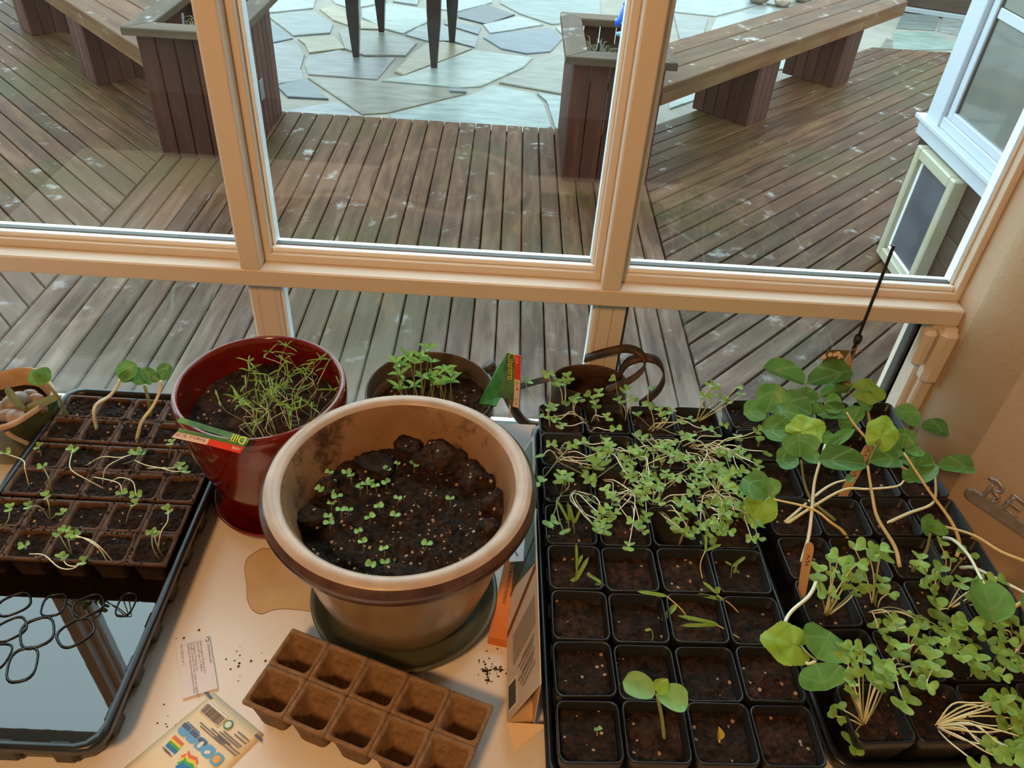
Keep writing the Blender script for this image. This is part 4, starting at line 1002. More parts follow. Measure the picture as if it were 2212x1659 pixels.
def prt(name, cx_, cy_, w, h, mt, z=.0034, rot=0.0, rad=.15):
    M = frame(onp(cx_, cy_, z), PX * math.cos(rot) + PY * math.sin(rot), PY * math.cos(rot) - PX * math.sin(rot))
    ob = MB().loops([rr(w / 2, h / 2, max(.0002, rad * min(w, h)), -.0003, 3), rr(w / 2, h / 2, max(.0002, rad * min(w, h)), .0002, 3)], True, True).build(name, mt, pk); ob.matrix_local = M; return ob
BCW = mat('barcode_white', (.80, .78, .74), .5)
prt('barcode_field', 1010, 1030, .031, .0135, BCW, .0034, rad=.02)
rg = random.Random(4)
for i in range(26):
    t_ = (i - 12.5) / 26 * .029
    q = onp(1010, 1030, .0038) + PX * t_ + PY * (-.0008)
    ob = MB().box(-.00012 - .0002 * rg.random(), .0002 + .0002 * rg.random(), -.0052, .0052, 0, .0002).build('barcode_bar', INK, pk); ob.matrix_local = frame(q, PX, PY)
GRN = mat('organic_green_print', (.06, .26, .08), .5); BLU = mat('icon_blue_print', (.14, .42, .75), .5); NAVY = mat('icon_slate_print', (.10, .12, .20), .5); SUN = mat('icon_sun_print', (.85, .42, .08), .5)
ob = MB().lathe([(.0003, 0), (.0052, 0), (.0052, .0003), (.0003, .0003)], 20).build('organic_mark', GRN, pk); ob.location = onp(1188, 1160, .0034)
ob = MB().lathe([(.0003, 0), (.0036, 0), (.0036, .0003), (.0003, .0003)], 20).build('organic_mark', BCW, pk); ob.location = onp(1188, 1160, .0037)
for k_, (x, y) in enumerate(((672, 1218), (765, 1303), (862, 1393), (950, 1480), (1050, 1575))):
    prt('icon', x, y, .0125, .0125, BLU, .0034, rad=.25)
    if k_ in (0, 1, 2): prt('icon_detail', x + 20, y - 32, .011, .0045, NAVY, .0038, rad=.25)
    if k_ == 2: prt('icon_detail', x - 4, y + 8, .004, .008, BCW, .0039, rad=.5)
    if k_ == 3: prt('icon_detail', x - 10, y + 12, .006, .0035, BCW, .0039, rot=.6)
    if k_ == 4: ob = MB().lathe([(.0003, 0), (.0042, 0), (.0042, .0003), (.0003, .0003)], 16).build('icon_detail', SUN, pk); ob.location = onp(x, y, .0038)
RB = [mat('map_red', (.80, .16, .06), .5), mat('map_yellow', (.85, .65, .04), .5), mat('map_green', (.06, .42, .10), .5), mat('map_blue', (.02, .20, .62), .5)]
for i in range(4): prt('map_key_band', 590 - i * 27, 1350 + i * 32, .0155, .0034, RB[i], .0034, rad=.02)
for i in range(4):
    q0 = [(620, 1530), (700, 1500), (715, 1460), (740, 1520), (820, 1550), (835, 1620), (800, 1640), (640, 1570)]
    pts = [onp(x - i * 22, y + i * 42, .0034 + .0001 * i) for x, y in q0]
    MB().loops([[p - Vector((0, 0, .0003)) for p in pts], [p + Vector((0, 0, .0002)) for p in pts]], True, True).build('map_band', RB[i], pk)
for (x, y, w) in ((1000, 1260, .040), (980, 1285, .034), (1100, 1300, .030), (1200, 1340, .030), (1240, 1330, .028), (1330, 1330, .018), (1370, 1300, .018), (1150, 1420, .034), (1190, 1400, .034), (770, 1190, .02), (470, 1500, .012), (450, 1470, .012)):
    prt('fine_print', x, y, w, .0010, FP, .0036, rad=.02)
prt('packet_corner', 950, 800, .0025, .012, NAVY, .0022, rot=-1.57 + .0, rad=.05); prt('packet_corner', 1550, 1310, .0025, .011, NAVY, .0022, rot=-1.57, rad=.05)

# orange seed carton with torn end
ORG = mat('orange_carton', (.58, .15, .015), .5, col2=(.66, .20, .03), noise_scale=18); KBOARD = mat('grey_board', (.36, .24, .15), .8)
ob_o = px(1080, 1400, 0); tdir_o = (px(1130, 1180, .045) - px(1086, 1402, .0)); tdir_o.z = 0; tdir_o.normalize()
oc = tag(empty('seed_carton', (ob_o.x, ob_o.y, 0), math.atan2(tdir_o.y, tdir_o.x) - math.pi / 2), 'narrow orange seed carton with torn open end beside tan pot', 'carton')
def cart(name, L_, mt): return MB().loops(L_, True, True).build(name, mt, oc)
hw_ = .0155; LN = .150
def sec(y, z0, z1, k=0): return [(-hw_ + k, y, z0 + k), (hw_ - k, y, z0 + k), (hw_ - k, y, z1 - k), (-hw_ + k, y, z1 - k)]
za, zb = .016, .054
MB().loops([sec(.002, .0005, za), sec(LN, .030, zb)], True, False).build('carton_body', ORG, oc)
MB().loops([sec(LN, .030, zb), sec(LN, .030, zb, .0012), sec(LN - .03, .026, zb - .008, .0012)], False, True).build('torn_end', KBOARD, oc)
topd = Vector((0, LN, zb - za)).normalized()
for txt, x, fy, sz in (('FAGIOLO TANTUOCO NANO', .0045, .52, .0068), ('FAGIOLO BIANCO NANO', -.0055, .52, .0062)):
    text_mesh(txt, sz, INK, oc, frame((x, fy * LN, za + (zb - za) * fy + .0004), -topd, (1, 0, 0)), name='carton_print')
MB().box(.0015, .0075, LN * .86, LN * .885, 0, .0004).build('carton_mark', PAPER, oc, loc=(0, 0, za + (zb - za) * .873))

# tall carton sleeve leaning on the pot tray
CART = mat('printed_carton_card', (.62, .56, .50), .4); CARTI = mat('plain_card_inside', (.74, .55, .36), .7); TEALP = mat('dark_green_photo_print', (.03, .10, .085), .35, col2=(.09, .14, .08), noise_scale=30); BRNP = mat('brown_band_print', (.17, .045, .02), .5)
lc0, lc1 = Vector((.058, .43, 0)), Vector((.052, .80, 0))
lc = tag(empty('carton_sleeve', lc0), 'long open printed carton sleeve leaning against the pot tray', 'carton')
DV = (lc1 - lc0)
def cs_(t_, a): # a: 'A' top ridge, 'B' lower left, 'D' lower right
    base = DV * t_
    k = {'A': Vector((.0085, 0, .099)), 'B': Vector((-.022, 0, .018)), 'D': Vector((.0035, 0, .003))}[a]
    return base + k
def quad(name, p, mt, th=.0008): return panel(name, p, mt, lc, th)
quad('printed_side', [cs_(0, 'A'), cs_(0, 'B'), cs_(1, 'B'), cs_(1, 'A')], CART)
quad('back_side', [cs_(0, 'A'), cs_(1, 'A'), cs_(1, 'D') + Vector((.004, 0, 0)), cs_(0, 'D') + Vector((.004, 0, 0))], CARTI)
quad('carton_floor', [cs_(0, 'B'), cs_(0, 'D') + Vector((.004, 0, 0)), cs_(1, 'D') + Vector((.004, 0, 0)), cs_(1, 'B')], CARTI)
quad('end_flap', [cs_(0, 'B'), cs_(0, 'D') + Vector((.004, 0, 0)), cs_(0, 'D') + Vector((.020, -.004, .022)), cs_(0, 'B') + Vector((.010, -.022, -.017))], CARTI)
fn = (cs_(1, 'A') - cs_(0, 'A')).cross(cs_(0, 'B') - cs_(0, 'A')).normalized()
if fn.x > 0: fn = -fn
def ons(t_, h, off=.0011): return cs_(t_, 'A').lerp(cs_(t_, 'B'), h) + fn * off
def sprint(name, t0, t1, h0, h1, mt, off=.0010, sl=0.0): 
    return panel(name, [ons(t0, h0, off), ons(t0 + sl, h1, off), ons(t1 + sl, h1, off), ons(t1, h0, off)], mt, lc, .0003)
sprint('photo_print', .42, .98, .04, .97, TEALP, .0008, sl=.02)
sprint('brown_band', .395, .415, .03, .97, BRNP, .0010, sl=-.12); sprint('brown_band', .52, .53, .03, .97, BRNP, .0014, sl=-.12)
for i in range(9): sprint('fine_print', .30 - i * .012, .304 - i * .012, .08, .78, FP, .0010, sl=-.05)
for i in range(7): sprint('fine_print', .17 - i * .015, .176 - i * .015, .12 + .03 * (i % 3), .5 + .06 * ((i * 2) % 3), FP, .0010, sl=-.03)
sprint('barcode_field', .02, .11, .66, .93, BCW, .0010)
for i in range(12): sprint('barcode_bar', .025, .10, .69 + i * .019, .697 + i * .019 + .004 * (i % 2), INK, .0014)

# white torn flap over the orange carton and white sheet near the window
wf = tag(empty('white_packet', px(1125, 1165, .065)), 'torn white paper packet sticking out over the orange carton', 'paper packet')
def rw(p, e): return Vector(p) - e.location
panel('packet_sheet', [rw(px(1100, 1214, .064), wf), rw(px(1152, 1211, .066), wf), rw(px(1160, 1100, .078), wf), rw(px(1120, 1080, .078), wf)], PAPER, wf, .001)
MB().tube(smooth_path([rw(px(1118, 1200, .0665), wf), rw(px(1113, 1188, .0665), wf), rw(px(1128, 1180, .0675), wf), rw(px(1152, 1183, .0685), wf)], 4), .0012, .001, 6).build('smudge', FP, wf)
wp = tag(empty('white_sheet', px(1125, 960, .02)), 'white paper sheet standing between tan pot and pot tray', 'paper')
panel('sheet', [rw(pxY(1078, 915, .888), wp), rw(pxY(1157, 918, .884), wp), rw(px(1162, 1040, .006), wp), rw(px(1128, 1040, .006), wp)], PAPER, wp, .0012)

# plant tags
TAGG = mat('tag_green_photo', (.03, .22, .05), .3, col2=(.10, .36, .14), noise_scale=55); TAGB = mat('tag_blurred_photo', (.05, .14, .10), .3, col2=(.16, .38, .12), noise_scale=25)
TAGR = mat('tag_red_print', (.75, .06, .03), .4); TAGW = mat('tag_pink_white', (.80, .62, .55), .4); YEL = mat('tag_yellow_lettering', (.80, .72, .04), .4); HEART = mat('tag_heart_print', (.65, .08, .05), .5)
dt = tag(empty('dill_tag', px(450, 945, .212)), 'folded dill plant tag hanging on the red pot rim', 'plant tag')
zt, zb_ = .222, .206
k5 = crop(350, 680, 4.366)
def rd(x, y, z): return k5(x, y, z) - dt.location
panel('tag_upper_leaf', [rd(170, 965, zt), rd(830, 1165, zt), rd(800, 1215, zt - .003), rd(140, 1010, zt - .003)], TAGB, dt, .0007)
panel('tag_lower_leaf', [rd(160, 1070, .213), rd(800, 1215, .217), rd(770, 1250, .212), rd(440, 1170, .211), rd(145, 1105, .209)], TAGB, dt, .0007)
panel('price_strip', [rd(145, 1105, .2095), rd(450, 1172, .2115), rd(420, 1226, .206), rd(90, 1155, .204)], TAGW, dt, .0008)
panel('herb_strip', [rd(450, 1172, .2117), rd(775, 1250, .2122), rd(735, 1308, .2062), rd(420, 1226, .2060)], TAGR, dt, .0008)
dx = (rd(170, 965, zt) - rd(830, 1165, zt)).normalized(); dy = (rd(800, 1215, .219) - rd(830, 1165, .222)).normalized()
text_mesh('Dill', .0135, YEL, dt, frame(rd(725, 1168, zt + .0012), dx, dy), name='tag_lettering')
dx2 = (rd(90, 1155, .204) - rd(735, 1308, .206)).normalized()
text_mesh('HERB', .0045, TAGW, dt, frame(rd(700, 1258, .2128), dx2, dy), name='tag_lettering')
text_mesh('$1.59', .0058, FP, dt, frame(rd(180, 1135, .2092), dx2, dy), name='tag_lettering')
text_mesh('Botanical', .0056, FP, dt, frame(rd(330, 1170, .2105), dx2, dy), name='tag_lettering')
MB().lathe([(.0003, 0), (.0018, 0), (.0018, .0002), (.0003, .0003)], 10).build('tag_emblem', HEART, dt, loc=rd(320, 1165, .2112))

ct = tag(empty('cilantro_tag', px(1090, 870, .165)), 'upright cilantro plant tag with red corner beside the tan pot', 'plant tag')
k6 = crop(760, 700, 3.16)
def rc(x, y, Y): return pxY(760 + x / 3.16, 700 + y / 3.16, Y) - ct.location
YT = .80
panel('tag_front', [rc(1060, 195, YT), rc(1115, 210, YT + .002), rc(1105, 515, YT - .004), rc(1000, 500, YT - .004)], TAGB, ct, .0007)
panel('tag_side_leaf', [rc(1060, 200, YT + .001), rc(1015, 500, YT - .004), rc(985, 560, YT - .008), rc(940, 575, YT + .012), rc(868, 540, YT + .022), rc(990, 300, YT + .02)], TAGG, ct, .0007)
panel('herb_strip', [rc(1112, 208, YT), rc(1153, 215, YT + .001), rc(1150, 382, YT - .001), rc(1108, 375, YT - .001)], TAGR, ct, .0008)
panel('price_strip', [rc(1110, 375, YT - .0012), rc(1150, 382, YT - .001), rc(1138, 572, YT - .004), rc(1098, 562, YT - .004)], TAGW, ct, .0008)
panel('tag_foot', [rc(1066, 510, YT - .004), rc(1105, 516, YT - .004), rc(1098, 556, YT - .004), rc(1066, 552, YT - .004)], OLIVE, ct, .0007)
vx = (rc(1075, 350, YT) - rc(1078, 210, YT)).normalized(); vy = Vector((1, 0, .05)).normalized()
TLc, TRc, BRc, BLc = rc(1060, 195, YT), rc(1115, 210, YT + .002), rc(1105, 515, YT - .004), rc(1000, 500, YT - .004)
fx = (BRc - TRc).normalized(); nf = fx.cross(TRc - TLc).normalized()
if nf.dot(CP - ct.location) < 0: nf = -nf
text_mesh('Cilantro', .0122, YEL, ct, frame(rc(1083, 285, YT - .001) + nf * .0022, fx, nf.cross(fx)), name='tag_lettering')
text_mesh('HERB', .0045, TAGW, ct, frame(rc(1126, 248, YT - .0016), vx, vy), name='tag_lettering')
text_mesh('Botan', .0052, FP, ct, frame(rc(1126, 420, YT - .0022), vx, vy), name='tag_lettering')
text_mesh('$1.49', .0052, FP, ct, frame(rc(1120, 528, YT - .0045), vx, vy), name='tag_lettering')
MB().lathe([(.0003, 0), (.0018, 0), (.0018, .0002), (.0003, .0003)], 10).build('tag_emblem', HEART, ct).matrix_local = frame(rc(1128, 445, YT - .003), vx, vy)
MB().tube([rc(1080, 540, YT - .003), rc(1078, 640, YT - .004)], .0012, .001, 6).build('tag_spike', TAGW, ct)

# wooden label sticks in the right pot tray
WOODS = mat('label_stick_wood', (.42, .22, .09), .6, col2=(.50, .29, .13), noise_scale=30, stretch=(1, 1, .2))
def stick(label, top, bot, w, marks):
    d = (top - bot); o_ = tag(empty('label_stick', bot), label, 'plant label', 'wooden label sticks')
    sx = Vector((1, -.15, 0)); sx = (sx - d * (sx.dot(d) / d.length_squared)).normalized(); nn = d.normalized().cross(sx)
    if nn.dot(CP - bot) < 0: nn = -nn
    L = []
    for t_, k in ((0, .9), (.5, 1), (.9, 1), (.96, .8), (.99, .45), (1.0, .15)):
        c_ = d * t_; L.append([c_ + sx * w / 2 * k + nn * .0008, c_ - sx * w / 2 * k + nn * .0008, c_ - sx * w / 2 * k - nn * .0008, c_ + sx * w / 2 * k - nn * .0008])
    MB().loops(L, True, True).build('stick', WOODS, o_, False)
    for i, (t0, a, b_) in enumerate(marks):
        P_ = [d * t + sx * x * w + nn * .0012 for t, x in ((t0, a), (t0 - .03, b_), (t0 - .06, a), (t0 - .04, b_))]
        MB().tube(P_, .0005, .0005, 4).build('ink_mark', INK, o_)
k4 = crop(1560, 740, 3.3175)
stick('wooden label stick leaning among the squash stems', k4(1065, 725, .145), k4(850, 1125, .082), .0115, ((.92, -.2, .25), (.84, -.25, .2), (.48, -.2, .25)))
k66 = crop(1612, 1150, 3.26)
stick('wooden label stick in the left column of the right tray', k66(450, 70, .135), k66(380, 480, .078), .0105, ((.80, -.15, .2), (.72, -.15, .25), (.66, -.2, .15)))

# spilled soil crumbs
rg = random.Random(21)
mb = MB()
for (u, v, n_, sd) in ((1048, 1449, 26, 6), (1075, 1449, 22, 7), (1056, 1470, 14, 5), (1060, 1425, 14, 22), (395, 1410, 6, 30), (520, 1420, 14, 30), (340, 1560, 6, 30), (1090, 1450, 8, 25)):
    for i in range(n_):
        p = px(u + rg.gauss(0, sd), v + rg.gauss(0, sd * .7), 0); s = rg.uniform(.0005, .0017)
        mb.add([(p.x + s, p.y, s * .5), (p.x, p.y + s, s * .5), (p.x - s, p.y, s * .5), (p.x, p.y - s, s * .5), (p.x, p.y, s * 1.3), (p.x, p.y, 0)], [(0, 1, 4), (1, 2, 4), (2, 3, 4), (3, 0, 4), (1, 0, 5), (2, 1, 5), (3, 2, 5), (0, 3, 5)])
tag(mb.build('spilled_soil', SOILD), 'dark soil crumbs spilled on the white tabletop', 'soil', kind='stuff')

# ------------------------------------------------------------------ seedlings
def round_leaf():
    mb = MB(); R_, S = 7, 56
    mb.v.append((.18, 0, .0))
    for i in range(1, R_ + 1):
        for j in range(S):
            a = -math.pi + 2 * math.pi * j / S + math.pi / S
            q = abs(a) / math.pi
            r = .52 * (1 + .05 * math.cos(5 * a)) * (1 + .018 * math.sin(a * 26)) * (1 - .78 * max(0, (q - .86) / .14) ** 1.2) + .10 * math.exp(-(q * 6) ** 2)
            k = i / R_; x, y = .18 + r * k * math.cos(a) * 1.05 + .22 * k * (1 - q), r * k * math.sin(a)
            z = -.14 * k * k * (.6 + .4 * math.cos(2 * a)) + .035 * k * math.sin(5 * a)
            mb.v.append((x, y, z))
    for j in range(S): mb.f.append((0, 1 + j, 1 + (j + 1) % S))
    for i in range(R_ - 1):
        for j in range(S): a, b_ = 1 + i * S + j, 1 + i * S + (j + 1) % S; mb.f.append((a, a + S, b_ + S, b_))
    return mb
def leaf_mesh(kind):
    if kind == 'round': return round_leaf()
    if kind == 'heart':
        mb = MB(); R_, S = 4, 30; mb.v.append((.5, 0, 0.))
        for i in range(1, R_ + 1):
            for j in range(S):
                a = -math.pi + 2 * math.pi * (j + .5) / S; q = abs(a) / math.pi; k = i / R_
                r = .46 * (1 - .48 * math.exp(-(q / .15) ** 2)) * (1 + .14 * math.exp(-((q - .36) / .16) ** 2)) * (1 - .18 * max(0, (q - .55) / .45)) + .16 * max(0, (q - .84) / .16)
                mb.v.append((.52 + r * k * math.cos(a), r * k * math.sin(a) * 1.02, .16 * k * k * math.sin(a) ** 2 - .10 * k * k * max(0, math.cos(a))))
        for j in range(S): mb.f.append((0, 1 + j, 1 + (j + 1) % S))
        for i in range(R_ - 1):
            for j in range(S): a, b_ = 1 + i * S + j, 1 + i * S + (j + 1) % S; mb.f.append((a, a + S, b_ + S, b_))
        return mb
    nu, nv = (12, 8); mb = MB()
    if kind in ('round', 'round2'): nu, nv = 16, 12
    for i in range(nu + 1):
        t_ = i / nu
        if kind == 'oval': w = math.sqrt(max(0, 1 - (2 * t_ - 1) ** 2)) ** .85 * (.82 + .36 * t_) * .5
        elif kind == 'lance': w = (math.sin(math.pi * t_ ** .8) ** .9) * .5
        elif kind == 'strap': w = min(1, t_ * 6 + .25) * min(1, (1 - t_) * 5 + .08) * .5
        elif kind == 'heart': w = (.16 + .84 * min(1, max(0, (t_ - .12) * 2.1)) ** .8) * math.sqrt(max(0, 1 - max(0, (t_ - .62) / .38) ** 2.4)) * .5
        else: w = math.sqrt(max(0, 1 - (2 * t_ - 1) ** 2)) ** .75 * .5
        for j in range(nv + 1):
            s = 2 * j / nv - 1
            x, y = t_, w * s
            if kind == 'heart': x = t_ - (.26 * (1 - abs(s)) ** 1.3 * max(0, (t_ - .55) / .45))
            if kind == 'round': x = t_ - .30 * (1 - min(1, abs(s) * 1.6)) * 0 - .16 * (abs(s) ** 2) * (1 if t_ < .4 else 0) * (1 - t_ / .4)
            if kind == 'round':
                ed = max(abs(s), abs(2 * t_ - 1)); a = math.atan2(y, x - .5)
                k = 1 + .045 * math.sin(a * 11) * ed ** 3 + .05 * math.sin(a * 4 + 1) * ed ** 3
                x, y = .5 + (x - .5) * k, y * k
            z = .16 * s * s * w * 2 - .22 * (t_ - .35) ** 2
            if kind == 'round': z = .05 * math.sin(3 * s + 5 * t_) - .18 * (t_ - .4) ** 2 + .10 * s * s * w
            if kind == 'strap': z = .10 * s * s * w - .5 * t_ * t_ * .4
            mb.v.append((x, y, z))
    n = nv + 1
    for i in range(nu):
        for j in range(nv): mb.f.append((i * n + j, (i + 1) * n + j, (i + 1) * n + j + 1, i * n + j + 1))
    return mb
LM = {}
def lmesh(kind, mt):
    k = (kind, mt.name)
    if k not in LM:
        LM[k] = leaf_mesh(kind).mesh('leaf', mt, True, fix=False)
    return LM[k]
def add_leaf(root, kind, mt, p0, p1, w, roll=0.0, up=None, name='leaf'):
    p0, p1 = Vector(p0), Vector(p1); d = p1 - p0; ln = max(d.length, .001); x = d / ln
    upv = Vector(up) if up else Vector((0, 0, 1))
    y = upv.cross(x)
    if y.length < .05: y = Vector((0, 1, 0)).cross(x)
    y.normalize(); z = x.cross(y)
    if roll: y, z = y * math.cos(roll) + z * math.sin(roll), z * math.cos(roll) - y * math.sin(roll)
    if kind == 'round': w = min(w, 1.12 * ln)
    o_ = obj(name, lmesh(kind, mt), root)
    q = p0 - root.location
    o_.matrix_local = Matrix(((x.x * ln, y.x * w, z.x * ln, q.x), (x.y * ln, y.y * w, z.y * ln, q.y), (x.z * ln, y.z * w, z.z * ln, q.z), (0, 0, 0, 1)))
    return o_
def plant(name, label, group, path, r0, r1, smat, leaves, k=5, cat='seedling', sides=6):
    root = tag(empty(name, path[0]), label, cat, group)
    P = smooth_path([Vector(p) - root.location for p in path], k)
    MB().tube(P, r0, r1, sides).build('stem', smat, root, True)
    for lf in leaves: add_leaf(root, *lf)
    return root
def pair(p, ang, ln, w, kind, mt, lift=.25, rg=rnd, spread=math.pi):
    """two seed leaves opposite each other at a stem tip"""
    out = []
    for s in (0, 1):
        a = ang + s * spread + rg.uniform(-.25, .25); l = ln * rg.uniform(.85, 1.1); lf = lift + rg.uniform(-.2, .2)
        out.append((kind, mt, p, Vector(p) + Vector((math.cos(a) * l, math.sin(a) * l, l * lf)), w * rg.uniform(.9, 1.1), rg.uniform(-.3, .3)))
    return out

# --- squash and pumpkin seedlings, tray by the angled wall
Q = k4
SG = 'squash seedlings in the right tray'
R1, R2 = .0025, .0019
def squash(label, path, leaves, sm=STEMP, r=1.0, extra=None):
    pth = [Q(*p) if not isinstance(p, Vector) else p for p in path]
    lv = []
    for (kind, a, b_, w, *rest) in leaves:
        mt = LEAFB if kind == 'round' else LEAFD
        lv.append((kind, mt, Q(*a), Q(*b_), w, rest[0] if rest else 0.0, (0, -.35, 1)))
    rt = plant('squash_seedling', label, SG, pth, R1 * r, R2 * r * .72, sm, lv)
    if extra:
        MB().tube(smooth_path([Q(*p) - rt.location for p in extra], 4), .0014, .0011, 6).build('leaf_stalk', STEMG, rt, True)
    return rt
squash('squash seedling with upright rounded leaf, back left of right tray', [(255, 750, .080), (285, 620, .110), (312, 495, .142)],
       [('oval', (318, 500, .142), (400, 300, .178), .046), ('oval', (315, 490, .142), (158, 505, .142), .034)], STEMG, .8)
squash('tallest squash seedling with two long arching leaves near the window', [(570, 610, .080), (578, 460, .118), (604, 285, .160)],
       [('oval', (602, 290, .160), (308, 160, .180), .034), ('oval', (608, 290, .160), (938, 185, .178), .036)], STEMG, .8)
squash('squash seedling with bright lobed leaf and amber stem, left cluster', [(880, 800, .085), (800, 730, .105), (725, 685, .125), (560, 640, .152)],
       [('round', (545, 650, .156), (735, 575, .164), .056), ('oval', (530, 640, .152), (292, 622, .152), .040), ('oval', (520, 625, .150), (400, 435, .165), .036)], STEMY)
squash('squash seedling with grey-green leaf pair under the tallest one', [(690, 800, .080), (672, 690, .112), (662, 520, .146)],
       [('oval', (640, 510, .146), (415, 395, .158), .040), ('oval', (680, 515, .146), (902, 490, .150), .028), ('lance', (660, 520, .148), (662, 418, .172), .020)], STEMG)
squash('squash seedling with pointed bright leaf beside the window stake', [(1065, 610, .082), (1042, 490, .118), (1000, 390, .145)],
       [('round', (985, 335, .150), (1172, 365, .150), .046), ('oval', (965, 385, .145), (1085, 455, .138), .034)], STEMY)
squash('squash seedling with narrow leaves behind the tallest one', [(730, 600, .080), (710, 420, .122)],
       [('oval', (700, 400, .124), (528, 385, .124), .028), ('lance', (700, 390, .126), (962, 288, .140), .022), ('oval', (705, 370, .124), (860, 365, .124), .026)], STEMG, .8)
squash('squash seedling with drooping dark leaf and long amber stem', [(1340, 930, .090), (1200, 830, .108), (1060, 715, .122), (950, 590, .138), (890, 500, .150)],
       [('oval', (870, 475, .150), (950, 600, .134), .050), ('oval', (860, 470, .150), (735, 425, .154), .034)], STEMY)
squash('squash seedling with broad bright lobed leaf, middle of right tray', [(1272, 1608, .080), (1235, 1460, .098), (1115, 1260, .125), (1075, 1090, .148), (1042, 880, .182)],
       [('oval', (1035, 870, .184), (695, 830, .186), .034), ('oval', (1050, 850, .184), (1282, 815, .184), .032), ('round', (1128, 705, .214), (1190, 530, .232), .080)], STEMP, 1.15, extra=[(1042, 880, .182), (1085, 780, .200), (1130, 700, .214)])
squash('squash seedling with upright leaf and two side leaves, left column', [(810, 1275, .082), (650, 1140, .098), (590, 1010, .118), (566, 845, .152)],
       [('oval', (558, 820, .154), (552, 650, .176), .050), ('oval', (550, 830, .152), (388, 842, .148), .032), ('oval', (575, 830, .152), (702, 790, .152), .030)], STEMG)
squash('small squash seedling with two leaves against the angled wall', [(1355, 725, .085), (1380, 660, .102), (1412, 605, .118)],
       [('oval', (1405, 600, .118), (1250, 455, .130), .034), ('oval', (1425, 600, .118), (1635, 635, .114), .028)], STEMG, .8)
squash('squash seedling with long leaf reaching toward the wall', [(1150, 1310, .080), (1330, 1225, .096), (1490, 1165, .108), (1530, 1090, .124), (1522, 905, .158)],
       [('oval', (1535, 885, .160), (1825, 890, .162), .026), ('oval', (1525, 860, .160), (1352, 978, .152), .030), ('oval', (1525, 850, .160), (1285, 840, .160), .024)], STEMW)
squash('squash seedling with thick amber stem leaning over right column', [(1680, 1535, .080), (1702, 1440, .094), (1640, 1280, .118), (1480, 1060, .146), (1300, 788, .1795)],
       [('oval', (1300, 785, .180), (1125, 765, .182), .024), ('oval', (1310, 775, .180), (1422, 745, .180), .028), ('oval', (1290, 760, .180), (1315, 610, .200), .026)], STEMY, 1.05)
squash('squash seedling with tiny folded leaves on a long pale stem', [(458, 1302, .080), (640, 1182, .098), (870, 1055, .115), (1050, 1050, .121), (1250, 1030, .126), (1308, 985, .130)],
       [('oval', (1305, 990, .130), (1362, 955, .134), .016), ('lance', (1305, 985, .130), (1297, 898, .146), .012)], STEMP, .9)
squash('pale curved squash stem rising behind the label stick', [(448, 1288, .080), (690, 1080, .098), (800, 1010, .106), (885, 985, .112)], [('lance', (885, 985, .112), (950, 960, .118), .012)], STEMW, .9)
squash('squash seedling hanging left over the brassica tangle', [(930, 1475, .080), (870, 1360, .096), (780, 1290, .110), (640, 1190, .118), (365, 1122, .122)],
       [('oval', (320, 1105, .124), (150, 965, .134), .042), ('oval', (330, 1105, .124), (352, 965, .142), .026), ('round', (305, 1120, .124), (235, 1300, .108), .050)], STEMY, 1.0)
squash('squash seedling with tall straight white stem, left column', [(568, 1575, .080), (622, 1380, .096), (645, 1180, .118), (662, 1000, .142), (705, 840, .166), (738, 730, .178)],
       [('lance', (735, 765, .176), (962, 605, .190), .016), ('oval', (735, 735, .178), (800, 650, .186), .020)], STEMW)
squash('squash seedling unfurling folded leaves from its seed coat', [(1362, 1640, .080), (1460, 1500, .112), (1492, 1370, .140)],
       [('oval', (1490, 1360, .142), (1438, 1262, .160), .028), ('oval', (1498, 1360, .142), (1560, 1285, .158), .028)], STEMG, 1.1)
squash('squash stem trailing out right past the metal sign', [tw(TRC, 3.4, 2.3, .080), tw(TRC, 4.3, 2.6, .110), px(2235, 1225, .118), (2000, 1500, .124), (1800, 1380, .134), (1570, 1312, .144)],
       [('lance', (1570, 1312, .144), (1520, 1300, .150), .014)], STEMY)
squash('squash seedling with dark drooping leaf over the right column', [(1548, 1402, .082), (1650, 1412, .112), (1765, 1525, .128), (1850, 1680, .138), (1880, 1730, .140)],
       [('oval', (1850, 1690, .142), (1965, 2000, .130), .048)], STEMW)
squash('squash stem curving out of the picture at right', [k66(1508, 250, .081), k66(1600, 250, .100), k66(1750, 320, .112), k66(1960, 425, .118), k66(2080, 500, .118)], [('oval', (2150, 1800, .118), (2230, 1850, .118), .03)], STEMW)
k6b = k66
def six(x, y, z): return k66(x, y, z)
lv = [('round', LEAFB, six(385, 800, .122), six(130, 745, .128), .080, 0.0, (0, -.3, 1)), ('oval', LEAFD, six(500, 890, .118), six(600, 695, .130), .052, 0.0, (0, -.3, 1)), ('oval', LEAFD, six(485, 920, .118), six(570, 1110, .112), .054, 0.0, (0, -.3, 1))]
rt = plant('squash_seedling', 'squash seedling with broad scalloped leaf overhanging the middle tray', SG, [six(448, 312, .082), six(490, 345, .098), six(440, 450, .108), six(320, 555, .112), six(272, 650, .112), six(290, 780, .110), six(420, 920, .112), six(490, 905, .118)], R1, R2, STEMW, lv)
MB().tube(smooth_path([six(495, 905, .118) - rt.location, six(440, 860, .122) - rt.location, six(385, 800, .122) - rt.location], 4), .0014, .0011, 6).build('leaf_stalk', STEMG, rt, True)

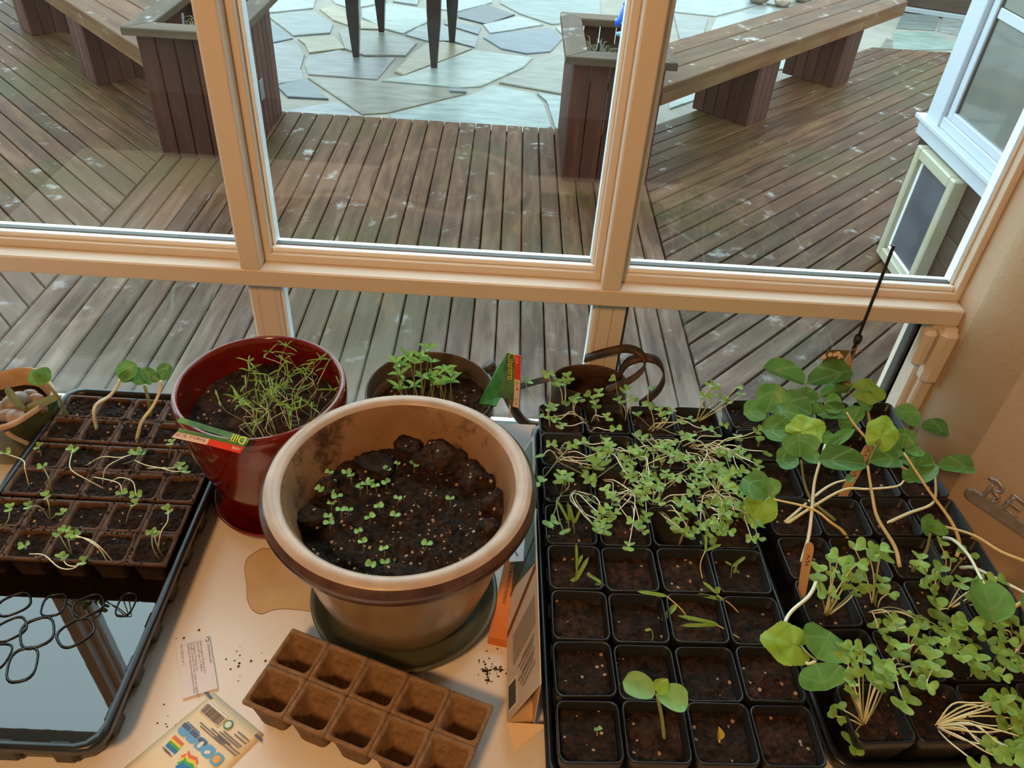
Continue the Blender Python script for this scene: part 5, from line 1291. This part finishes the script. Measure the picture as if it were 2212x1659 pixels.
# --- cucumber and tiny sprouts in the front rows of the left pot tray
H5 = crop(1140, 1150, 3.26)
rt = plant('cucumber_seedling', 'cucumber seedling with two round seed leaves, front of middle tray', None, [H5(962, 1462, .080), H5(945, 1310, .098), H5(910, 1140, .122)], .0022, .0018, STEMG,
      [('oval', LEAFN, H5(900, 1135, .123), H5(672, 1045, .128), .026, 0.0, (0, -.2, 1)), ('oval', LEAFN, H5(910, 1135, .123), H5(1135, 1200, .122), .027, 0.0, (0, -.2, 1)), ('lance', LEAFB, H5(910, 1130, .124), H5(985, 1030, .136), .017)])
plant('sprout', 'tiny green sprout in the front left square pot', None, [H5(488, 1440, .081), H5(490, 1400, .089), H5(495, 1375, .093)], .0012, .001, STEMG, [('lance', LEAFN, H5(490, 1380, .092), H5(528, 1380, .094), .005), ('lance', LEAFN, H5(490, 1380, .092), H5(468, 1395, .094), .004)])
plant('sprout', 'closed yellow sprout in the front row, third pot', None, [H5(1350, 1495, .081), H5(1350, 1460, .087)], .0012, .001, STEMY, [('lance', mat('yellow_sprout', (.62, .52, .10), .5), H5(1350, 1465, .086), H5(1350, 1372, .101), .009), ('lance', bpy.data.materials['yellow_sprout'], H5(1350, 1465, .087), H5(1352, 1380, .102), .007)])
def spin(label, path, leaves, sm=STEMG):
    plant('spinach_seedling', label, 'narrow-leaved spinach seedlings', [H5(*p) for p in path], .0007, .0006, sm, [('strap', LEAFS, H5(*a), H5(*b_), w * .62, 0.0, (0, -.5, 1)) for a, b_, w in leaves], k=4)
spin('spinach seedling with two upright strap leaves in the fourth row', [(330, 350, .081), (345, 270, .092)], [((345, 270, .092), (345, 85, .118), .0055), ((335, 340, .085), (425, 180, .108), .0075)])
spin('small spinach seedling with one stubby leaf, fourth row left', [(320, 355, .081), (340, 320, .084)], [((340, 320, .084), (290, 350, .082), .006), ((345, 240, .095), (385, 160, .106), .006)])
spin('spinach seedling drooping over the pot rim, fourth row', [(600, 410, .088), (540, 370, .092)], [((540, 370, .092), (410, 280, .094), .006), ((530, 370, .09), (470, 360, .088), .004)])
spin('spinach seedling with curved leaves in fourth row right pot', [(1430, 320, .081), (1440, 240, .093)], [((1440, 240, .093), (1540, 165, .100), .0065), ((1435, 230, .094), (1395, 205, .098), .004), ((1450, 290, .087), (1480, 200, .099), .005), ((1455, 260, .088), (1495, 285, .086), .005)])
spin('thin spinach seedling rising out of the tangle, fourth row', [(1235, 345, .081), (1215, 230, .095), (1250, 130, .107)], [((1250, 130, .107), (1365, 80, .115), .0055), ((1250, 130, .107), (1260, 20, .12), .005)], STEMY)
spin('spinach seedling lying toward the left, third row', [(1140, 630, .081), (1085, 545, .090), (980, 450, .096)], [((980, 450, .096), (780, 410, .100), .0065), ((1045, 510, .095), (950, 615, .088), .0095)], STEMY)
spin('pale spinach seedling sprawling across third row pots', [(1490, 745, .081), (1400, 690, .088), (1330, 650, .092)], [((1330, 655, .092), (1090, 650, .094), .0065), ((1340, 650, .093), (1070, 580, .100), .0065)], STEMY)
spin('spinach seedling with pale crossed leaves, third row', [(1490, 570, .081), (1420, 500, .09), (1330, 440, .095)], [((1380, 480, .094), (1160, 420, .098), .0065), ((1330, 430, .096), (1240, 345, .104), .006), ((1330, 430, .096), (1345, 385, .102), .009)], STEMY)
spin('hooked spinach sprout in the third row, second pot', [(875, 775, .081), (882, 720, .09), (865, 680, .096)], [((865, 680, .096), (825, 690, .094), .005)], LEAFS)
N3 = crop(1130, 780, 3.949)
def spin2(label, path, leaves):
    plant('spinach_seedling', label, 'narrow-leaved spinach seedlings', [N3(*p) for p in path], .0007, .0006, STEMG, [('strap', LEAFS, N3(*a), N3(*b_), w * .6, 0.0, (0, -.5, 1)) for a, b_, w in leaves], k=4)
spin2('spinach seedling with tall strap leaves in the fifth row, left pot', [(385, 1480, .081), (390, 1370, .094)], [((385, 1370, .094), (300, 1190, .116), .006), ((395, 1360, .094), (385, 1215, .114), .006)])
spin2('paired spinach seedling beside it in the fifth row', [(440, 1480, .081), (430, 1380, .092)], [((430, 1380, .092), (395, 1225, .114), .007), ((440, 1380, .092), (490, 1265, .108), .006)])

# --- brassica tangle over the back half of the middle tray
TG = 'leggy brassica seedlings tangled over the middle tray'
TL = 'thin leggy brassica seedling in the tangle over the middle pot tray'
rg = random.Random(31)
def brassica(base, tip, label, group, bend=None, leaf=.0115, rad=.00085, sm=None, mids=None):
    base, tip = Vector(base), Vector(tip)
    d = tip - base
    side = Vector((-d.y, d.x, 0)) * rg.uniform(-.22, .22)
    m1 = base.lerp(tip, .35) + side + Vector((0, 0, abs(d.z) * .25 + .004 * rg.random())); m2 = base.lerp(tip, .7) + side * .6 + Vector((0, 0, .006 * rg.random()))
    if bend is not None: m1, m2 = base.lerp(tip, .4) + Vector(bend), base.lerp(tip, .75) + Vector(bend) * .7
    path = [base, m1, m2, tip]
    a = rg.uniform(0, 6.28)
    lv = pair(tip, a, leaf, leaf * 1.4, 'heart', LEAFK, .12, rg)
    if rg.random() < .18: lv = lv[:1]
    plant('brassica_seedling', label, group, path, rad, rad * .75, sm or rg.choice((STEMP, STEMP, STEMW, STEMW, STEMG)), lv, k=4, sides=5)
up_ = [((175, 440), (22, 180)), ((205, 480), (220, 110)), ((330, 420), (290, 180)), ((335, 420), (345, 190)), ((370, 420), (385, 140)), ((375, 425), (395, 350)), ((230, 560), (260, 390)), ((230, 500), (225, 400)), ((440, 480), (445, 320)), ((450, 480), (470, 330)), ((630, 530), (645, 275)), ((600, 520), (575, 300)), ((650, 520), (615, 370)),
       ((860, 490), (790, 160)), ((865, 500), (875, 250)), ((870, 520), (820, 340)), ((900, 500), (925, 320)), ((1080, 430), (1075, 220)), ((1030, 440), (1030, 345)), ((1120, 600), (1070, 380)), ((1130, 600), (1170, 430)), ((1140, 600), (1250, 430)), ((1120, 600), (980, 470)), ((1480, 510), (1605, 200)), ((1490, 510), (1640, 215)), ((1500, 510), (1820, 225)), ((1500, 515), (1850, 300)), ((1495, 505), (1690, 320)), ((1480, 500), (1560, 300)), ((1480, 510), (1735, 350)),
       ((310, 1140), (330, 975)), ((300, 1140), (300, 1010)), ((360, 1120), (370, 1020)), ((365, 1120), (395, 990))]
for b_, t_ in up_:
    dv = (b_[1] - t_[1]) / 3.949
    brassica(N3(b_[0], b_[1], .081), N3(t_[0], t_[1], .085 + dv / 1150), 'upright leggy brassica seedling in the back row of middle pot tray' if b_[1] < 800 else 'short upright brassica seedling alone in left column, fifth row', TG, bend=(rg.uniform(-.006, .006), rg.uniform(-.004, .004), .004), leaf=.0105)
fans = [((310, 830), [(240, 710), (500, 690), (140, 795), (600, 840), (640, 900), (700, 760), (560, 990), (140, 1035), (530, 910), (640, 780), (590, 850), (720, 690), (420, 730)]),
        ((560, 560), [(180, 480), (280, 500), (330, 550), (790, 580), (720, 480), (700, 680)]),
        ((1100, 760), [(960, 650), (1010, 640), (1170, 720), (1270, 690), (940, 760), (850, 830), (1000, 820), (740, 740), (1320, 800), (1430, 650), (1280, 870), (1060, 960)]),
        ((1530, 800), [(1700, 760), (1740, 790), (1890, 820), (2000, 880), (1830, 650), (1850, 760), (2080, 770), (1990, 950), (1680, 900), (1560, 910), (1790, 960), (1860, 950), (2010, 590), (1990, 640)]),
        ((750, 800), [(600, 860), (650, 860), (700, 850), (860, 840), (930, 890), (880, 960), (920, 1000), (960, 760), (1020, 810)]),
        ((420, 1110), [(590, 1200), (640, 1290), (640, 1430), (700, 1440), (620, 1420), (340, 1440), (235, 1370), (700, 1260), (660, 1360)]),
        ((870, 1140), [(780, 1300), (730, 1330), (900, 1580), (1000, 1400), (1020, 1450), (1050, 1330), (720, 1110), (770, 1160), (1160, 1210), (970, 1090), (1010, 1160), (940, 1370)]),
        ((1130, 1260), [(1280, 1400), (1310, 1420), (1400, 1470), (1350, 1340), (1370, 1230), (1450, 1130), (1300, 1000), (1220, 960), (1080, 1030), (1150, 1080), (1430, 1480)]),
        ((1640, 1150), [(1540, 1020), (1680, 980), (1750, 1040), (1690, 920), (1770, 1090), (1860, 1200), (1870, 1330), (1930, 1340), (1980, 1320), (2000, 1400), (1950, 1520), (2010, 1510), (1810, 960), (1600, 1220), (1800, 1280)]),
        ((1600, 1400), [(1480, 1250), (1430, 1280), (1500, 1430), (1560, 1490), (1600, 1410), (1690, 1420), (1580, 1540), (1350, 1200), (1720, 1300), (1750, 1450)])]
FL = ['rooted in the left column, seventh row', 'rooted in the left column, back row', 'rooted in the second column, seventh row', 'leaning right from the right column, seventh row', 'rooted in the second column, under the middle of tangle', 'arching over from left column, sixth row', 'rooted in the second column, sixth row', 'rooted in the third column, fifth row', 'leaning right from the right column, sixth row', 'rooted in right column at tangle front edge']
for fi, ((bx, by), tips) in enumerate(fans):
    for tx, ty in tips:
        l = math.hypot(tx - bx, ty - by)
        b0 = N3(bx + rg.gauss(0, 22), by + rg.gauss(0, 22), .081); z = .092 + rg.random() * .030 + (.02 if ty < by else 0)
        brassica(b0, N3(tx, ty, z), 'leggy brassica seedling in middle tray, ' + FL[fi], TG, leaf=rg.uniform(.008, .0115))
for i in range(70):
    bx, by = rg.choice(((1080, 620), (1150, 780), (1550, 820), (800, 1040), (1220, 1060), (1640, 1060), (1250, 880), (1400, 760), (900, 850), (1500, 1180)))
    bx += rg.gauss(0, 70); by += rg.gauss(0, 50)
    a = rg.gauss(.5, .9); l = rg.uniform(150, 430)
    tx, ty = bx + l * math.cos(a), by + l * math.sin(a) * .8
    tx = min(max(tx, 560), 1900); ty = min(max(ty, 500), 1440)
    brassica(N3(bx, by, .081), N3(tx, ty, .092 + rg.random() * .035), TL, TG, leaf=rg.uniform(.007, .011))

# --- kale clusters in the right tray
T4 = crop(1700, 1100, 4.32)
def kale(label, base, tips, cr=T4, leaf=.0125, zt=None, low=False):
    for tx, ty, *sz in tips:
        s = sz[0] if sz else 1.0
        dv = (base[1] - ty) / 4.32
        z = .086 + max(0.0, dv) / 1500 if not low else .094 + .012 * rg.random()
        brassica(cr(base[0] + rg.gauss(0, 12), base[1] + rg.gauss(0, 10), .080), cr(tx, ty, z), label, label, bend=(rg.uniform(-.004, .004), 0, .004 if not low else .012), leaf=leaf * s, rad=.0009, sm=rg.choice((STEMG, STEMP)))
kale('kale seedling in the clump beside the front wooden label stick', (365, 985), [(285, 590), (400, 500), (480, 450), (380, 780, 1.2), (590, 570), (640, 510, 1.1), (620, 620, 1.2), (690, 690, 1.1), (640, 770, .7), (430, 590, .7), (530, 690, .9)])
kale('kale seedling in the second column, upright pair of stems', (805, 890), [(740, 370, 1.2), (865, 380, 1.25), (870, 450, 1.2), (640, 385)])
kale('kale seedling with drooping leaves in the second column', (835, 930), [(885, 690), (945, 790)])
kale('kale seedling in the clump in the third column', (1375, 900), [(1240, 470, 1.1), (1300, 615), (1325, 735), (1405, 580, 1.1), (1440, 640)])
kale('kale seedling at the right column, under the bent squash stem', (1490, 620), [(1430, 335), (1690, 420, 1.1), (1515, 450, .7)])
kale('kale seedling at the right edge among the dark squash leaves', (1500, 930), [(1640, 690, 1.1), (1790, 830, 1.2), (1820, 700, 1.1), (1960, 660), (1420, 940, 1.5), (2030, 900)])
kale('kale seedling trailing right from the second column', (760, 965), [(990, 1060, 1.1), (1180, 1000, .8), (1450, 1120, 1.1), (850, 1110), (1250, 1070, .8)], low=True)
G6 = crop(1900, 1300, 4.62)
low = [(140, 210), (430, 225, .8), (60, 480, 1.1), (190, 480, 1.1), (110, 350), (370, 350, 1.1), (490, 350, .9), (470, 420, .9), (735, 270, 1.2), (780, 365, 1.2), (890, 220, 1.3), (1140, 240, 1.2), (1310, 210, 1.2), (1400, 250, 1.2), (500, 580, 1.2), (590, 660, 1.2), (790, 500, 1.4), (980, 590, 1.2), (1060, 720, 1.2), (1180, 440, 1.1), (1200, 510, 1.1), (1320, 590, 1.3), (310, 600, 1.1), (300, 740), (390, 760, 1.1), (250, 1000, 1.3), (470, 830), (840, 610), (1220, 740, .8), (920, 460), (1070, 380), (1280, 390), (640, 440, .8), (30, 650), (20, 770), (1430, 640), (1430, 390)]
bs = [(180, 620), (330, 500), (560, 640), (900, 720), (1150, 720), (1380, 480), (700, 420)]
for tx, ty, *sz in low:
    bx, by = min(bs, key=lambda q: math.hypot(q[0] - tx, (q[1] - ty) * .7) + rg.uniform(0, 120))
    b0 = G6(bx + rg.gauss(0, 25), by + rg.gauss(0, 20), .080)
    brassica(b0, G6(tx, ty, .108 + rg.random() * .02), 'kale seedling in the dense leafy patch, front right of right tray', 'kale seedlings in the dense front patch', leaf=.0125 * (sz[0] if sz else 1), rad=.0009)
for tx, ty in ((1110, 1010), (1270, 1020), (1330, 960), (1420, 1110), (1380, 1170), (1200, 1490), (1130, 1470), (1380, 1430), (1430, 1540), (1340, 1600), (1010, 1640), (1390, 1340), (1300, 1240), (1420, 1230), (1180, 1000), (1440, 1350), (1390, 1500)):
    brassica(G6(560 + rg.gauss(0, 12), 1240 + rg.gauss(0, 14), .079), G6(tx, ty, .098 + rg.random() * .016), 'kale seedling in the flattened bunch at the bottom right corner', 'kale seedlings in the flattened bunch', leaf=.0135, rad=.001, sm=STEMP)
def kale6(tips, base, label):
    for x, y, *sz in tips:
        dv = (base[1] - y) / 3.26
        brassica(k66(base[0] + rg.gauss(0, 14), base[1] + rg.gauss(0, 10), .079), k66(x, y, .084 + max(0, dv) / 1650), label, label, bend=(rg.uniform(-.003, .003), 0, .003), leaf=.0120 * (sz[0] if sz else 1), rad=.0009, sm=rg.choice((STEMG, STEMP, STEMP)))
kale6([(690, 845), (735, 830, .9), (825, 825), (715, 950, 1.3), (785, 905), (685, 1035), (890, 990), (935, 1010, 1.2), (975, 945, 1.1), (740, 1135, .7), (735, 1085, .7), (950, 1070), (640, 1295), (690, 1255), (740, 1490, 1.1), (990, 1040)], (830, 1350), 'kale seedling in the upright bunch, front left pot of right tray')

# --- herbs in the big pots
rg = random.Random(77)
for i in range(48):
    a = rg.uniform(0, 6.28); d = .06 * math.sqrt(rg.random()); 
    base = RP + Vector((.018 + d * math.cos(a) * .75, -.008 + d * math.sin(a), .155))
    lean = Vector((rg.gauss(-.006, .022), rg.gauss(.012, .022), 0)); h = rg.uniform(.025, .062)
    tip = base + lean + Vector((0, 0, h))
    m1 = base.lerp(tip, .35) + Vector((rg.gauss(0, .010), rg.gauss(0, .010), .006)); m2 = base.lerp(tip, .7) + Vector((rg.gauss(0, .008), rg.gauss(0, .008), .004))
    lv = []; b0 = rg.uniform(0, 6.28)
    for s in range(2):
        aa = b0 + s * math.pi + rg.uniform(-.5, .5); l = rg.uniform(.014, .021)
        lv.append(('strap', LEAFS, tip, tip + Vector((math.cos(aa) * l, math.sin(aa) * l, l * rg.uniform(.1, .8))), .0018, 0.0))
    if rg.random() < .5:
        for s in range(4):
            aa = rg.uniform(0, 6.28); l = rg.uniform(.006, .010)
            lv.append(('strap', LEAFS, tip, tip + Vector((math.cos(aa) * l, math.sin(aa) * l, l * rg.uniform(.3, 1.2))), .0016, 0.0))
    plant('dill_seedling', 'thread-thin dill seedling in the red glazed pot', 'dill seedlings in the red pot', [base, m1, m2, tip], .00042, .00032, rg.choice((STEMP, STEMG, STEMG)), lv, k=4, sides=5)
k1 = crop(540, 820, 3.456)
zb0 = PS + .0085
basil = [(590, 690, 0), (722, 690, 1), (752, 718, 0), (575, 765, 0), (612, 768, 0), (520, 815, 1), (600, 838, 0), (650, 870, 1), (870, 780, 1), (820, 803, 0), (895, 755, 0), (935, 795, 0), (1015, 768, 0), (1025, 668, 0), (1100, 625, -1), (1225, 632, 1), (1105, 885, 0), (675, 968, 1), (735, 975, 1), (585, 1015, 0), (592, 1065, 1), (895, 1025, 1), (960, 945, 1), (1082, 1010, 1), (810, 1130, 0), (838, 1210, 0), (1000, 1260, 0), (1318, 1225, 1), (905, 1380, 1), (1008, 1360, 0), (1495, 890, 0), (605, 925, -1)]
for x, y, s in basil:
    sz = (.0042, .0052, .0062)[s + 1]; h = rg.uniform(.006, .012)
    tip = k1(x, y, zb0 + .004 + h); base = Vector((tip.x + rg.uniform(-.002, .002), tip.y - rg.uniform(0, .003), zb0 + .001))
    plant('basil_seedling', 'tiny round-leaved basil seedling in the big tan pot', 'basil seedlings in the tan pot', [base, base.lerp(tip, .5) + Vector((.0005, 0, 0)), tip], .0004, .0004, STEMG, pair(tip, rg.uniform(-.6, .8), sz, sz * 1.25, 'oval', LEAFN, .25, rg), k=3, sides=5)
cil = [(330, 430, 300, 250), (360, 430, 345, 260), (400, 430, 330, 330), (430, 435, 430, 250), (450, 435, 470, 210), (470, 435, 530, 150), (500, 440, 540, 240), (470, 435, 390, 220), (515, 440, 480, 350), (530, 440, 540, 345), (490, 440, 430, 410), (420, 435, 320, 430), (620, 450, 640, 290), (650, 455, 675, 320), (640, 455, 605, 380), (670, 455, 675, 380), (610, 450, 600, 330), (540, 440, 560, 400)]
def c7(x, y, Y): return pxY(760 + x / 3.16, 700 + y / 3.16, Y)
for x0, y0, x1, y1 in cil:
    Yb = rg.uniform(.795, .835)
    b0 = c7(x0, y0, Yb); b0.z = .114
    t0 = c7(x1, y1 + 20, Yb)
    if t0.z < b0.z + .012: t0.z = b0.z + .012
    lv = []
    aa = rg.uniform(0, 6.28)
    for s in range(4):
        an = aa + s * math.pi / 2 + rg.uniform(-.3, .3); l = rg.uniform(.012, .018)
        lv.append(('lance', LEAFN, t0, t0 + Vector((math.cos(an) * l, math.sin(an) * l * .8, l * rg.uniform(.1, .9))), .0062, rg.uniform(-.4, .4)))
    plant('cilantro_seedling', 'cilantro seedling with pointed leaves in the taupe pot', 'cilantro seedlings in the taupe pot', [b0, b0.lerp(t0, .5) + Vector((rg.gauss(0, .002), 0, 0)), t0], .0008, .0006, STEMG, lv, k=4, sides=5)

# --- seedlings in the peat strips and the green planter
kA = crop(0, 780, 3.456)
SZ = .057
rg = random.Random(5)
PSQ = 'squash seedlings in the left peat strips'
def psq(label, path, leaves, sm):
    plant('squash_seedling', label, PSQ, [kA(*p) for p in path], .0026, .0021, sm, [('oval', LEAFD, kA(*a), kA(*b_), w, r_, (0, -.8, .6)) for a, b_, w, r_ in leaves])
psq('leftmost squash seedling leaning left in the back peat strip', [(500, 415, SZ), (440, 280, .105), (350, 165, .132)], [((350, 165, .132), (300, 50, .150), .026, .0), ((345, 160, .132), (220, 85, .148), .022, .0)], STEMG)
psq('squash seedling with S-bent pale stem in the back peat strip', [(722, 512, SZ), (700, 390, .092), (725, 320, .104), (820, 260, .116), (880, 180, .132), (892, 140, .140)], [((885, 135, .141), (1010, 20, .160), .026, .0), ((890, 135, .141), (1000, 100, .146), .016, .0)], STEMW)
psq('upright squash seedling with folded leaves, back peat strip', [(1125, 415, SZ), (1110, 300, .098), (1078, 180, .126)], [((1078, 175, .127), (1000, 50, .152), .024, .0), ((1085, 170, .127), (1110, 110, .138), .018, .0)], STEMG)
psq('squash seedling with wavy pale stem and open leaves, back strip', [(1020, 585, SZ), (1060, 450, .092), (1140, 340, .112), (1195, 220, .132), (1198, 150, .145)], [((1195, 145, .146), (1065, 65, .158), .018, .0), ((1200, 140, .146), (1260, 20, .166), .020, .0)], STEMP)
PG = 'weak brassica seedlings in the peat strips'
PL = 'weak thin brassica seedling sprawled in the left peat strips'
weak = [[(218, 935), (185, 800), (170, 740), (40, 690)], [(390, 985), (365, 880), (320, 790)], [(308, 710), (290, 640)], [(780, 955), (640, 880), (540, 820), (520, 760), (545, 660)], [(640, 780), (760, 715), (900, 720), (1020, 680)], [(765, 920), (790, 800), (900, 730), (1000, 690)], [(920, 770), (1000, 740), (1060, 690)],
        [(1000, 740), (1100, 780), (1250, 800), (1350, 785)], [(1100, 800), (1200, 800), (1300, 825), (1390, 820)], [(690, 865), (820, 890), (895, 920), (910, 990)], [(820, 910), (890, 870), (990, 900), (1015, 1000)], [(940, 1220), (965, 1120), (1010, 1065)], [(375, 1190), (365, 1080), (345, 1010)], [(370, 1185), (300, 1090), (215, 1085)], [(380, 1180), (430, 1140), (460, 1135)],
        [(5, 1260), (60, 1190), (75, 1100)], [(540, 1450), (520, 1380), (490, 1260)], [(530, 1440), (490, 1380), (440, 1290)], [(850, 1505), (760, 1400), (660, 1330), (540, 1310)], [(805, 1505), (740, 1400), (640, 1330), (560, 1300)], [(220, 1440), (330, 1450), (440, 1540), (540, 1550), (620, 1500)], [(650, 1480), (570, 1530), (500, 1520), (465, 1470)],
        [(1195, 1490), (1140, 1390), (1135, 1280)], [(1220, 1465), (1170, 1370), (1150, 1290)], [(1180, 1410), (1200, 1280), (1250, 1200), (1255, 1115)], [(1260, 720), (1280, 610)], [(200, 1370), (185, 1380)]]
for w_ in weak:
    P = []; n_ = len(w_)
    for i, (x, y) in enumerate(w_):
        z = SZ + (.004 if n_ > 3 else .0) + (0 if i == 0 else min(.022, max(0.004, (w_[0][1] - y) / 3.456 / 1300)) + .006 * math.sin(math.pi * i / max(1, n_ - 1)))
        P.append(kA(x, y, z if i else SZ))
    ln = .0075 if n_ < 4 else .0085
    plant('brassica_seedling', PL, PG, P, .0008, .0006, STEMP if n_ > 3 else STEMG, pair(P[-1], rg.uniform(0, 6), ln, ln * 1.3, 'heart', LEAFK, .4, rg), k=4, sides=5)
pg = kg(415, 500, .078)
plant('arching_leaf_plant', 'small plant with two arching leaves in the green planter', None, [pg, pg + Vector((0, 0, .006))], .0022, .002, STEMG,
      [('strap', leaf_mat('dull_arching_leaf', (.20, .19, .075), (.28, .26, .12)), pg, kg(70, 165, .125), .012, 0.0, (0, -.7, .7)), ('strap', bpy.data.materials['dull_arching_leaf'], pg, kg(900, 265, .108), .011, 0.0, (0, -.7, .7))], cat='plant')
